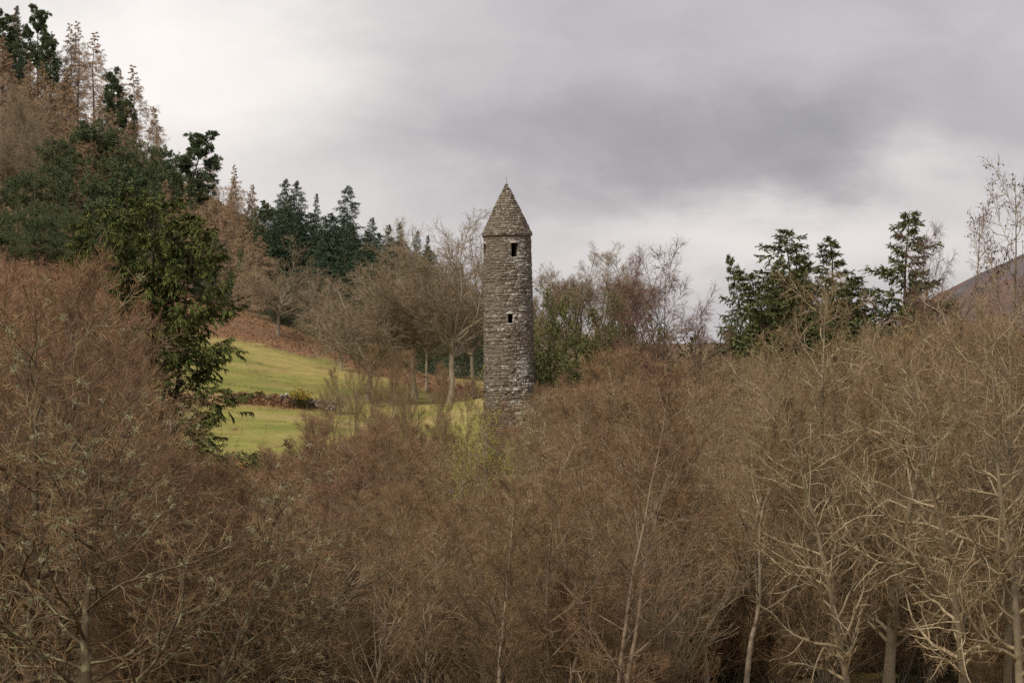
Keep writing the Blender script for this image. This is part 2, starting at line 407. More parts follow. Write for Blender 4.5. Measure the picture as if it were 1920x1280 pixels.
def walk(p0, d0, L, K, wob, trop, rng, tropcurve=None):
    n = len(p0); d = nrm(d0); P = np.empty((n, K, 3)); P[:, 0] = p0
    st = (L / (K - 1))[:, None]
    for i in range(1, K):
        up = trop if tropcurve is None else tropcurve(i / (K - 1))
        d = nrm(d + rng.normal(0, wob, (n, 3)) + np.array([[0, 0, 1.0]]) * up)
        P[:, i] = P[:, i - 1] + d * st
    return P
def sprout(P, R, n, t0, t1, ang, angj, ratio, K, wob, trop, rng, rr=0.5, rmin=0.004, tip=0.35, prof=None, keep=1.0, flat=0.0, tropcurve=None, upbias=0.0, minlen=0.0):
    N, k, _ = P.shape
    t = t0 + (t1 - t0) * (np.arange(n)[None] + rng.random((N, n))) / n
    f = t * (k - 1); i0 = np.clip(f.astype(int), 0, k - 2); w = (f - i0)[..., None]
    r = np.arange(N)[:, None]
    p = P[r, i0] * (1 - w) + P[r, i0 + 1] * w
    T = nrm(P[r, i0 + 1] - P[r, i0])
    rad = R[r, i0] * (1 - w[..., 0]) + R[r, i0 + 1] * w[..., 0]
    Lp = np.linalg.norm(np.diff(P, axis=1), axis=-1).sum(1)[:, None]
    L = Lp * ratio * rng.uniform(0.65, 1.25, t.shape) * (1 if prof is None else prof(t))
    L = np.maximum(L, minlen)
    aux = np.where(np.abs(T[..., 2:3]) < 0.85, np.array([0, 0, 1.0]), np.array([1.0, 0, 0]))
    A = nrm(np.cross(T, aux)); B = np.cross(T, A)
    az = rng.random((N, 1)) * 2 * pi + np.arange(n)[None] * 2.399 + rng.normal(0, 0.4, t.shape)
    if flat: # keep side shoots near the horizontal plane
        side = np.where((np.arange(n)[None] % 2) == 0, 0.0, pi)
        az = az * (1 - flat) + flat * (side + rng.normal(0, 0.35, t.shape))
    a = np.clip(rng.normal(ang, angj, t.shape), 0.1, 2.4)[..., None]
    D = np.cos(a) * T + np.sin(a) * (np.cos(az)[..., None] * A + np.sin(az)[..., None] * B)
    D[..., 2] += upbias
    p = p.reshape(-1, 3); D = D.reshape(-1, 3); L = L.ravel(); rad = rad.ravel()
    if keep < 1:
        s = rng.random(len(L)) < keep; p, D, L, rad = p[s], D[s], L[s], rad[s]
    P2 = walk(p, D, L, K, wob, trop, rng, tropcurve)
    r0 = np.maximum(rad * rr, rmin)
    R2 = r0[:, None] * np.linspace(1, tip, K)[None]
    R2 = np.maximum(R2, rmin * 0.6)
    return P2, R2
def trunk_line(H, r0, K, wob, rng, lean=(0, 0), tip=0.05, flare=1.35, power=1.0):
    P = walk(np.zeros((1, 3)), np.array([[lean[0], lean[1], 1.0]]), np.array([H]), K, wob, 0.05, rng)
    P[:, 0, 2] -= 0.4
    R = r0 * (1 - (1 - tip) * np.linspace(0, 1, K) ** power)[None]
    R[0, 0] *= flare
    return P, R
def kites(p, d, n_, L, Wd, rng=None, bend=0.0):
    """flat leaf-shaped faces: start p, along d, face normal about n_"""
    d = nrm(d); s = nrm(np.cross(d, n_))
    L = L[:, None]; Wd = Wd[:, None]
    a = p; b = p + d * L * 0.45 + s * Wd * 0.5; c = p + d * L; e = p + d * L * 0.45 - s * Wd * 0.5
    if bend: c = c - np.array([[0, 0, 1.0]]) * L * bend
    V = np.stack([a, b, c, e], 1).reshape(-1, 3)
    F = np.arange(len(p) * 4).reshape(-1, 4)
    return V, F
def foliage(name, sets, m, rng):
    V, F = join(sets)
    me = mesh_from(name, V, [F], [m])
    face_attr(me, 'tone', rng.random(len(F)))
    return me
def along(P, n, rng, t0=0.0, t1=1.0):
    """n points on every polyline: position and tangent"""
    N, k, _ = P.shape
    t = t0 + (t1 - t0) * (np.arange(n)[None] + rng.random((N, n))) / n
    f = t * (k - 1); i0 = np.clip(f.astype(int), 0, k - 2); w = (f - i0)[..., None]; r = np.arange(N)[:, None]
    p = P[r, i0] * (1 - w) + P[r, i0 + 1] * w
    return p.reshape(-1, 3), nrm(P[r, i0 + 1] - P[r, i0]).reshape(-1, 3)

def fine(P, n, rng, ang, L, Wd, trop=0.0, t0=0.05, full=0.0):
    """finest shoots: n thin blades on every polyline"""
    p, d = along(P, n, rng, t0, 1.0); m = len(p)
    pr = nrm(np.cross(d, rng.normal(0, 1, d.shape)))
    a = np.clip(rng.normal(ang, 0.22, (m, 1)), 0.05, 1.6)
    dd = nrm(np.cos(a) * d + np.sin(a) * pr + np.array([0, 0, 1.0]) * trop)
    if full: L = L * np.repeat(np.clip(np.linalg.norm(P[:, -1] - P[:, 0], axis=1) / full, 0.3, 1.0), n)     # short shoots carry short twigs
    return kites(p, dd, nrm(rng.normal(0, 1, d.shape)), rng.uniform(0.5, 1.25, m) * L, rng.uniform(0.7, 1.3, m) * Wd)
def twig_mesh(name, sets, blades_, m):
    V, F = join([tubes(P, R, s) for (P, R, s) in sets] + list(blades_))
    return mesh_from(name, V, [F], [m])
SPEC = {}   # kind -> list of variants; a variant is (height, [(part name, mesh), ...])
def spec(kind, H, parts): SPEC.setdefault(kind, []).append((H, parts))

def birch(seed, kind='birch', H=14.0, bark='birch_bark', twig='birch_twig', lean=0.05, droop=0.0, nb=34, l3=8, l4=4, stems=1, r0=0.13, spread=0.30, wob=0.05, rt=0.0045, low=0.08):
    rng = np.random.default_rng(seed)
    tr = []
    for s in range(stems):
        an = rng.random() * 6.28
        ln = lean * (1 if stems == 1 else 4)
        tr.append(trunk_line(H * (1 if s == 0 else rng.uniform(0.75, 0.98)), r0 * (1 if stems == 1 else 0.8), 14, wob, rng, (ln * cos(an), ln * sin(an))))
    TP = np.concatenate([a for a, b in tr]); TR = np.concatenate([b for a, b in tr])
    P1, R1 = sprout(TP, TR, nb // stems, low, 0.98, 0.75, 0.18, spread, 8, 0.10, 0.07 - droop * 0.10, rng, 0.5, 0.018, 0.28, prof=lambda t: 0.35 + 1.0 * (1 - t) ** 0.8 * np.clip(t / 0.22, 0.5, 1))
    P2, R2 = sprout(P1, R1, 9, 0.15, 0.98, 0.70, 0.2, 0.42, 6, 0.14, 0.08 - droop * 0.16, rng, 0.6, 0.0155, 0.45, prof=lambda t: 1.15 - 0.75 * t)
    P3, R3 = sprout(P2, R2, l3, 0.1, 1.0, 0.62, 0.2, 0.48, 4, 0.13, 0.07 - droop * 0.25, rng, 0.6, rt * 1.75, 0.5, prof=lambda t: 1.1 - 0.6 * t, minlen=0.25)
    spec(kind, H, [('trunk', tube_mesh('trunk', [(TP, TR, 8)], M[bark])),
                   ('branches', tube_mesh('branches', [(P1, R1, 4), (P2, R2, 3)], M[bark] if bark != 'birch_white' else M['birch_bark'])),
                   ('twigs', twig_mesh('twigs', [(P3, R3, 3)], [fine(P3, int(l4 * 1.0), rng, 0.62, 0.48, 0.014, 0.12 - droop * 0.62)], M[twig]))])
def alder(seed, kind='alder', H=16.0, nb=38, r0=0.22, crooked=0.23, spread=0.34, bark='alder_bark', br='alder_branch', twig='alder_twig', cones=False, low=0.07, l3=6, l4=3, up=0.06, lichen=0, rt=0.0048, ang=1.05):
    rng = np.random.default_rng(seed)
    TP, TR = trunk_line(H, r0, 16, 0.035, rng, (0.03, 0.02))
    P1, R1 = sprout(TP, TR, nb, low, 0.97, ang, 0.22, spread, 10, crooked, up, rng, 0.48, 0.021, 0.3, prof=lambda t: (0.3 + 0.95 * (1 - t) ** 0.7) * np.clip(t / 0.25, 0.55, 1))
    P2, R2 = sprout(P1, R1, 10, 0.15, 0.98, 0.85, 0.25, 0.40, 7, crooked * 1.05, up * 0.8, rng, 0.64, 0.016, 0.46, prof=lambda t: 1.15 - 0.7 * t)
    P3, R3 = sprout(P2, R2, l3, 0.1, 1.0, 0.8, 0.25, 0.46, 5, crooked, up * 0.6, rng, 0.62, rt * 1.7, 0.5, minlen=0.25)
    parts = [('trunk', tube_mesh('trunk', [(TP, TR, 10)], M[bark])),
             ('branches', tube_mesh('branches', [(P1, R1, 5), (P2, R2, 4)], M[br])),
             ('twigs', twig_mesh('twigs', [(P3, R3, 3)], [fine(P3, l4, rng, 0.65, 0.42, 0.016, 0.05)], M[twig]))]
    if cones:
        s = rng.random(len(P3)) < 0.55
        p = P3[s][:, -1]; n = len(p)
        sets = []
        for q in range(2):
            d = nrm(rng.normal(0, 1, (n, 3)) + np.array([0, 0, -1.2])); sets.append(kites(p, d, nrm(rng.normal(0, 1, (n, 3))), np.full(n, 0.11), np.full(n, 0.07)))
        parts.append(('cones', foliage('cones', sets, M['cone'], rng)))
    if lichen:
        src = np.concatenate([along(P2, 3, rng)[0], along(P1, 5, rng, 0.3)[0]])
        c = src[rng.random(len(src)) < lichen]
        sets = []
        for q in range(40):
            p = c + rng.normal(0, 0.045, c.shape); d = nrm(rng.normal(0, 1, c.shape) + np.array([0, 0, -0.35]))
            sets.append(kites(p, d, nrm(rng.normal(0, 1, c.shape)), rng.uniform(0.05, 0.17, len(c)), np.full(len(c), 0.011)))
        parts.append(('lichen_tufts', foliage('lichen_tufts', sets, M['lichen'], rng)))
    spec(kind, H, parts)
def oak(seed, kind='oak', H=17.0, r0=0.33, fork=0.30, nl=13, wide=0.46, bark='grey_bark', twig='grey_twig', wob=0.13, l2=15, l3=8, nb=8, t2=0.22, up=0.03, drop=1.35, bw=0.026):
    """broad tree: limbs fan from a short trunk and end on a dome"""
    rng = np.random.default_rng(seed)
    TP, TR = trunk_line(H * fork * 1.35, r0, 10, 0.05, rng, tip=0.42, power=0.9)
    fz = H * fork
    th = drop * np.sqrt((np.arange(nl) + 0.5) / nl) * rng.uniform(0.85, 1.12, nl); az = np.arange(nl) * 2.399 + rng.normal(0, 0.3, nl)
    d0 = np.stack([np.sin(th) * np.cos(az), np.sin(th) * np.sin(az), np.cos(th)], -1)
    a, b = wide * H, H - fz
    L = 1.0 / np.sqrt((np.sin(th) / a) ** 2 + (np.cos(th) / b) ** 2) * rng.uniform(0.82, 1.08, nl)
    t0 = rng.uniform(0.62, 1.0, nl); k = t0 * 9; i0 = np.clip(k.astype(int), 0, 8); w = (k - i0)[:, None]
    p0 = TP[0, i0] * (1 - w) + TP[0, i0 + 1] * w
    dirs = nrm(d0 + np.array([0, 0, 0.25]))
    P1 = walk(p0, dirs, L, 13, wob, -0.012 + up, rng); R1 = (r0 * rng.uniform(0.3, 0.5, nl))[:, None] * np.linspace(1, 0.10, 13)[None] ** 0.9
    P2, R2 = sprout(P1, R1, l2, t2, 1.0, 0.72, 0.25, 0.36, 8, wob * 1.1, up, rng, 0.55, 0.024, 0.4, prof=lambda t: 1.25 - 0.75 * t)
    P3, R3 = sprout(P2, R2, l3, 0.15, 1.0, 0.66, 0.22, 0.45, 4, 0.13, up, rng, 0.6, 0.011, 0.55, prof=lambda t: 1.15 - 0.6 * t, minlen=0.4)
    top = float(np.percentile(P3[..., 2], 98.5))
    spec(kind, top, [('trunk', tube_mesh('trunk', [(TP, TR, 10)], M[bark])),
                   ('branches', tube_mesh('branches', [(P1, R1, 6), (P2, R2, 4)], M[bark])),
                   ('twigs', twig_mesh('twigs', [(P3, R3, 3)], [fine(P3, nb, rng, 0.55, 0.62, bw, 0.10)], M[twig]))])
def larch(seed, kind='larch', H=20.0, nb=84, lmax=0.19, low=0.10, wob=0.015, lean=0.0, sparse=1.0, rt=0.0085):
    rng = np.random.default_rng(seed)
    TP, TR = trunk_line(H, 0.19, 16, wob, rng, (lean, 0))
    P1, R1 = sprout(TP, TR, nb, low, 0.99, 1.5, 0.16, lmax, 7, 0.06, 0, rng, 0.22, 0.012, 0.3, prof=lambda t: (0.03 + (1 - t) ** 0.95) * np.clip(t / 0.2, 0.6, 1), tropcurve=lambda s: -0.035 + 0.04 * s)
    P2, R2 = sprout(P1, R1, 13, 0.1, 1.0, 0.95, 0.25, 0.30, 4, 0.12, -0.16, rng, 0.6, 0.009, 0.5, keep=sparse, prof=lambda t: 1.2 - 0.6 * t, minlen=0.15, flat=0.5)
    spec(kind, H, [('trunk', tube_mesh('trunk', [(TP, TR, 7)], M['larch_bark'])),
                   ('branches', tube_mesh('branches', [(P1, R1, 4)], M['larch_bark'])),
                   ('twigs', twig_mesh('twigs', [(P2, R2, 3)], [fine(P2, int(22 * sparse), rng, 0.8, 0.6, 0.04, -0.35, full=0.7), fine(P1, int(30 * sparse), rng, 0.9, 0.5, 0.034, -0.2, 0.2, full=2.2)], M['larch_twig']))])
def spruce(seed, kind='spruce', H=22.0, nb=110, lmax=0.17, leaf='spruce_needle', n2=12, nk=8, ks=0.46, low=0.04, pw=1.0, gaps=0.0, topopen=0.0, droop=0.10, wob=0.01, flick=0.2):
    rng = np.random.default_rng(seed)
    TP, TR = trunk_line(H, 0.24, 14, wob, rng)
    pr = rng.uniform(0.7, 1.15, 40)
    def prof(t):
        irregular = np.interp(t, np.linspace(0, 1, 40), pr)
        return (0.03 + (1 - t) ** pw) * irregular * (1 - gaps * (rng.random(t.shape) < 0.45))
    P1, R1 = sprout(TP, TR, nb, low, 0.995, 1.45, 0.15, lmax, 7, 0.06, 0, rng, 0.2, 0.012, 0.3, prof=prof, tropcurve=lambda s: -droop + flick * s)
    P2, R2 = sprout(P1, R1, n2, 0.12, 1.0, 0.85, 0.2, 0.30, 4, 0.08, -0.06, rng, 0.6, 0.008, 0.5, prof=lambda t: 1.5 - 0.9 * t, flat=0.75, minlen=0.22, keep=1 - topopen)
    sets = []
    p, d = along(P2, nk, rng); n = len(p)
    k2 = np.repeat(np.clip(np.linalg.norm(P2[:, -1] - P2[:, 0], axis=1) / 1.0, 0.45, 1.0), nk) * ks
    dd = nrm(d + rng.normal(0, 0.35, d.shape) + np.array([0, 0, -0.35]))
    sets.append(kites(p, dd, nrm(np.array([0, 0, 1.0]) + rng.normal(0, 0.5, d.shape)), rng.uniform(0.6, 1.2, n) * k2, rng.uniform(0.24, 0.38, n) * k2, bend=0.2))
    p, d = along(P1, nk * 3, rng, 0.1); n = len(p)
    k1 = np.repeat(np.clip(np.linalg.norm(P1[:, -1] - P1[:, 0], axis=1) / 2.0, 0.4, 1.0), nk * 3) * ks
    dd = nrm(d + rng.normal(0, 0.5, d.shape))
    sets.append(kites(p, dd, nrm(rng.normal(0, 1, d.shape)), rng.uniform(0.5, 1.0, n) * k1, rng.uniform(0.25, 0.4, n) * k1))
    p, d = along(TP, 40, rng, 0.9, 1.0); n = len(p)
    dd = nrm(rng.normal(0, 1, d.shape) + np.array([0, 0, 1.2])); sets.append(kites(p, dd, nrm(rng.normal(0, 1, d.shape)), np.full(n, 0.22), np.full(n, 0.07)))
    spec(kind, H, [('trunk', tube_mesh('trunk', [(TP, TR, 7)], M['larch_bark'])),
                   ('branches', tube_mesh('branches', [(P1, R1, 3)], M['larch_bark'])),
                   ('needle_crown', foliage('needle_crown', sets, M[leaf], rng))])
def pine(seed, kind='pine', H=16.0, low=0.42, nl=24, spread=0.27, leaf='pine_needle', nt=19, lean=0.03, ks=0.34, wob=0.05):
    rng = np.random.default_rng(seed)
    TP, TR = trunk_line(H * 0.95, 0.24, 12, wob, rng, (lean, 0), tip=0.15)
    P1, R1 = sprout(TP, TR, nl, low, 0.99, 1.15, 0.22, spread, 8, 0.14, 0.03, rng, 0.42, 0.02, 0.2, prof=lambda t: 0.45 + 1.1 * np.clip((1 - t) / (1 - low), 0, 1) ** 0.6)
    P2, R2 = sprout(P1, R1, 9, 0.3, 1.0, 0.8, 0.25, 0.34, 5, 0.16, 0.04, rng, 0.5, 0.01, 0.3)
    P3, R3 = sprout(P2, R2, 5, 0.25, 1.0, 0.75, 0.25, 0.45, 3, 0.1, 0.06, rng, 0.5, 0.008, 0.5, minlen=0.3)
    sets = []
    p, d = along(P3, nt, rng, 0.25, 1.0); n = len(p)
    dd = nrm(d * 0.6 + rng.normal(0, 0.75, d.shape) + np.array([0, 0, 0.2]))
    sets.append(kites(p, dd, nrm(rng.normal(0, 1, d.shape)), rng.uniform(0.6, 1.2, n) * ks, rng.uniform(0.22, 0.36, n) * ks))
    spec(kind, H, [('trunk', tube_mesh('trunk', [(TP, TR, 8)], M['pine_bark'])),
                   ('branches', tube_mesh('branches', [(P1, R1, 5), (P2, R2, 3)], M['pine_bark'])),
                   ('needle_crown', foliage('needle_crown', sets, M[leaf], rng))])
def cypress(seed):
    rng = np.random.default_rng(seed); H = 22.0
    sets = []
    tl = [trunk_line(H, 0.30, 16, 0.02, rng, (-0.02, 0)), trunk_line(H * 0.95, 0.2, 16, 0.03, rng, (-0.16, 0.05)), trunk_line(H * 0.93, 0.2, 16, 0.03, rng, (0.10, -0.05))]
    TP = np.concatenate([a for a, b in tl]); TR = np.concatenate([b for a, b in tl])
    pr = rng.uniform(0.6, 1.2, 26)
    prof = lambda t: (0.30 + 0.88 * (1 - t) ** 0.45) * np.where(t < 0.45, 0.9, 1.0) * np.interp(t, np.linspace(0, 1, 26), pr)
    P1, R1 = sprout(TP, TR, 150, 0.12, 0.995, 1.0, 0.2, 0.185, 8, 0.08, 0, rng, 0.25, 0.012, 0.25, prof=prof, tropcurve=lambda s: 0.12 - 0.34 * s)
    P2, R2 = sprout(P1, R1, 9, 0.3, 1.0, 0.75, 0.25, 0.30, 4, 0.10, -0.18, rng, 0.5, 0.007, 0.5, prof=lambda t: 1.2 - 0.6 * t, flat=0.5, minlen=0.4)
    p, d = along(P2, 26, rng, 0.1); n = len(p)
    dd = nrm(d * 0.7 + rng.normal(0, 0.35, d.shape) + np.array([0, 0, -0.55]))
    sets.append(kites(p, dd, nrm(np.array([0, 0, 0.8]) + rng.normal(0, 0.6, d.shape)), rng.uniform(0.15, 0.33, n), rng.uniform(0.046, 0.08, n), bend=0.25))
    spec('cypress', H, [('trunk', tube_mesh('trunk', [(TP, TR, 8)], M['dark_bark'])),
                        ('branches', tube_mesh('branches', [(P1, R1, 3)], M['dark_bark'])),
                        ('leaf_sprays', foliage('leaf_sprays', sets, M['cypress_leaf'], rng))])
def bush(seed, kind, H, leaf, nb=26, ks=0.22, dens=6, bark='dark_bark', flower=None, spread=0.75, up=0.03, wob=0.12, l3=7, kw=0.35, fl=0.25):
    """many-stemmed evergreen bush"""
    rng = np.random.default_rng(seed)
    n = nb; an = rng.random(n) * 6.28; tilt = rng.uniform(0.05, spread, n)
    d0 = np.stack([np.cos(an) * tilt, np.sin(an) * tilt, np.ones(n)], -1)
    p0 = np.stack([np.cos(an) * 0.1, np.sin(an) * 0.1, np.full(n, -0.15)], -1) * H * 0.6
    P1 = walk(p0, d0, H * rng.uniform(0.7, 1.12, n), 8, wob, up, rng); R1 = 0.012 * H * np.linspace(1, 0.2, 8)[None] * np.ones((n, 1))
    P2, R2 = sprout(P1, R1, 12, 0.15, 1.0, 0.8, 0.25, 0.30, 5, 0.12, up, rng, 0.5, 0.006, 0.5, prof=lambda t: 1.2 - 0.7 * t)
    P3, R3 = sprout(P2, R2, l3, 0.15, 1.0, 0.8, 0.25, 0.42, 3, 0.1, 0.02, rng, 0.6, 0.005, 0.5)
    p, d = along(P3, dens, rng); m = len(p)
    dd = nrm(d + rng.normal(0, 0.5, d.shape))
    V, F = kites(p, dd, nrm(rng.normal(0, 1, d.shape) + np.array([0, 0, 0.6])), rng.uniform(0.6, 1.2, m) * ks, rng.uniform(0.8, 1.2, m) * ks * kw)
    parts = [('stems', tube_mesh('stems', [(P1, R1, 4), (P2, R2, 3)], M[bark])), ('foliage', foliage('foliage', [(V, F)], M[leaf], rng))]
    if flower:
        e = P3[:, -1]; e = e[(rng.random(len(e)) < fl) & (e[:, 2] > H * 0.45)]
        s = []
        for q in range(3): s.append(kites(e, nrm(rng.normal(0, 1, e.shape)), nrm(rng.normal(0, 1, e.shape)), np.full(len(e), ks * 0.8), np.full(len(e), ks * 0.6)))
        parts.append(('flowers', foliage('flowers', s, M[flower], rng)))
    spec(kind, H, parts)
def shrub(seed, kind='shrub', H=6.0, nb=16, bark='grey_bark', twig='birch_twig', spread=0.55, rt=0.0048, buds=None, l3=6, l4=3, wob=0.07, bd=0.5):
    """many-stemmed bare shrub"""
    rng = np.random.default_rng(seed)
    an = rng.random(nb) * 6.28; tilt = rng.uniform(0.03, spread, nb)
    d0 = np.stack([np.cos(an) * tilt, np.sin(an) * tilt, np.ones(nb)], -1)
    p0 = np.stack([np.cos(an) * 0.25, np.sin(an) * 0.25, np.full(nb, -0.3)], -1)
    P1 = walk(p0, d0, H * rng.uniform(0.65, 1.1, nb), 10, wob, 0.03, rng); R1 = 0.0065 * H * np.linspace(1, 0.15, 10)[None] * rng.uniform(0.6, 1.2, (nb, 1))
    P2, R2 = sprout(P1, R1, 11, 0.15, 1.0, 0.55, 0.2, 0.30, 6, 0.10, 0.06, rng, 0.5, 0.007, 0.4, prof=lambda t: 1.2 - 0.7 * t)
    P3, R3 = sprout(P2, R2, l3, 0.1, 1.0, 0.55, 0.2, 0.45, 4, 0.10, 0.10, rng, 0.6, rt * 1.6, 0.5)
    parts = [('stems', tube_mesh('stems', [(P1, R1, 5), (P2, R2, 3)], M[bark])), ('twigs', twig_mesh('twigs', [(P3, R3, 3)], [fine(P3, l4, rng, 0.42, 0.40, 0.018, 0.3)], M[twig]))]
    if buds:
        p, d = along(P3, 16, rng); s = rng.random(len(p)) < bd; p = p[s]
        V, F = kites(p, nrm(rng.normal(0, 1, p.shape) + np.array([0, 0, 0.5])), nrm(rng.normal(0, 1, p.shape)), rng.uniform(0.06, 0.12, len(p)), np.full(len(p), 0.05))
        parts.append(('young_leaves', foliage('young_leaves', [(V, F)], M[buds], rng)))
    spec(kind, H, parts)

for s in (11, 12): birch(s)
birch(14, stems=3, nb=36)
birch(15, kind='red_birch', twig='birch_twig_red', H=15, nb=34, l4=5, spread=0.33, low=0.2); birch(16, kind='red_birch', twig='birch_twig_red', H=15, stems=2, nb=38, l4=4)
birch(17, kind='white_birch', bark='birch_white', H=12, nb=24, r0=0.15, wob=0.09, low=0.3)
birch(18, kind='weeping_birch', bark='dark_bark', twig='far_birch_twig', H=14, nb=26, droop=0.6, l4=3, spread=0.36, low=0.2, rt=0.0055, r0=0.15); birch(19, kind='weeping_birch', bark='dark_bark', twig='far_birch_twig', H=14, stems=2, nb=26, droop=0.45, l4=3, spread=0.34, low=0.3, rt=0.0055)
for s in (31, 32): alder(s)
alder(33, kind='tall_alder', low=0.10, r0=0.23, crooked=0.2, nb=44, ang=0.95)
alder(34, kind='coned_alder', cones=True, bark='alder_bark', twig='far_birch_twig', spread=0.24, H=20, nb=30, low=0.2, ang=0.8, crooked=0.16, l3=4, l4=2)
alder(35, kind='lichen_tree', bark='lichen_bark', br='lichen_bark', twig='birch_twig', lichen=0.15, spread=0.52, H=12, nb=26, crooked=0.2, low=0.15, l3=5)
oak(41, fork=0.24, wide=0.5); oak(42, fork=0.2, drop=1.6, wob=0.16, wide=0.5)
oak(43, kind='tall_sycamore', H=20, fork=0.34, nl=10, wide=0.30, r0=0.30, l2=15, l3=8, nb=14, t2=0.42, wob=0.12, drop=0.85, up=0.05, bw=0.024)
oak(44, kind='dense_tree', H=18, nl=15, wide=0.44, l2=16, l3=8, nb=8, fork=0.26)
larch(51, lmax=0.30, nb=96); larch(52, lmax=0.34, low=0.15, nb=96); larch(53, kind='bare_larch', sparse=0.85, lmax=0.32, low=0.12, nb=72)
larch(54, kind='broad_larch', H=16, lmax=0.34, nb=70, wob=0.05)
spruce(61, lmax=0.30, nb=180, pw=0.85, droop=0.07, flick=0.12); spruce(62, lmax=0.33, nb=170, pw=0.85, droop=0.06, flick=0.1); spruce(63, lmax=0.27, nb=180, pw=0.9, droop=0.08, flick=0.14)
spruce(64, kind='redwood', H=20, leaf='redwood_leaf', lmax=0.32, nb=96, gaps=0.35, n2=15, nk=14, ks=0.40, low=0.25, droop=0.0, wob=0.03, flick=0.05, pw=0.7); spruce(65, kind='redwood', H=20, leaf='redwood_leaf', lmax=0.28, nb=90, gaps=0.3, n2=15, nk=14, ks=0.40, low=0.2, droop=0.0, wob=0.04, flick=0.05, pw=0.75)
spruce(66, kind='open_spruce', H=20, leaf='redwood_leaf', lmax=0.36, nb=100, gaps=0.4, n2=15, nk=13, ks=0.42, low=0.15, droop=0.05, flick=0.10, wob=0.02, pw=0.9)
pine(71); pine(72, low=0.3, nl=32); pine(73, low=0.45, nl=22, spread=0.3, lean=0.15)
pine(75, kind='slim_pine', H=18, low=0.35, nl=34, spread=0.13, ks=0.36, wob=0.03)
pine(74, kind='round_conifer', H=10, low=0.1, nl=30, spread=0.34, wob=0.02, ks=0.4, nt=16)
cypress(81)
bush(91, 'yew', 9.0, 'yew_leaf', ks=0.26, dens=9, l3=9); bush(92, 'evergreen_bush', 3.0, 'yew_leaf', nb=24, ks=0.14)
bush(93, 'gorse', 2.6, 'gorse_leaf', nb=20, ks=0.14, dens=4, l3=6, flower='gorse_flower', fl=0.5); bush(94, 'russet_bush', 3.0, 'russet_leaf', nb=20, ks=0.15, dens=4, l3=6)
shrub(101); shrub(102, kind='grey_shrub', twig='grey_twig', H=6, nb=20, l4=2, l3=5); shrub(103, kind='budding_willow', H=8, nb=14, buds='bud_leaf', twig='grey_twig', l4=2, bd=0.55)
shrub(104, kind='low_shrub', H=3.5, nb=14, l3=5)

rv = random.Random(5)
COUNT = {}
HT = []     # hillside trees to be told apart by their order
def plant(kind, name, x, y, h, label, cat='tree', group=None, wide=1.0, rot=None, var=None, tilt=(0, 0), zoff=0.0):
    vs = SPEC[kind]
    i = (COUNT.get(kind, 0) if var is None else var) % len(vs); COUNT[kind] = COUNT.get(kind, 0) + 1
    H, parts = vs[i]
    e = bpy.data.objects.new(name, None); COL.objects.link(e)
    e.location = (x, y, tz(x, y) + zoff)
    s = h / H
    e.scale = (s * wide, s * wide, s)
    e.rotation_euler = (tilt[0], tilt[1], rv.uniform(0, 6.283) if rot is None else rot)
    e['label'] = label; e['category'] = cat
    if group: e['group'] = group
    for pn, me in parts:
        c = bpy.data.objects.new(pn, me); COL.objects.link(c); c.parent = e
    return e
def at(kind, name, px, top, Y, label, **kw):
    """a tree whose foot is Y metres away under picture column px and whose top reaches row top"""
    x = (px - 960) / FPX * Y
    h = CAMZ - (top - 640) / FPX * Y - tz(x, Y)
    return plant(kind, name, x, Y, max(h, 1.0), label, **kw)

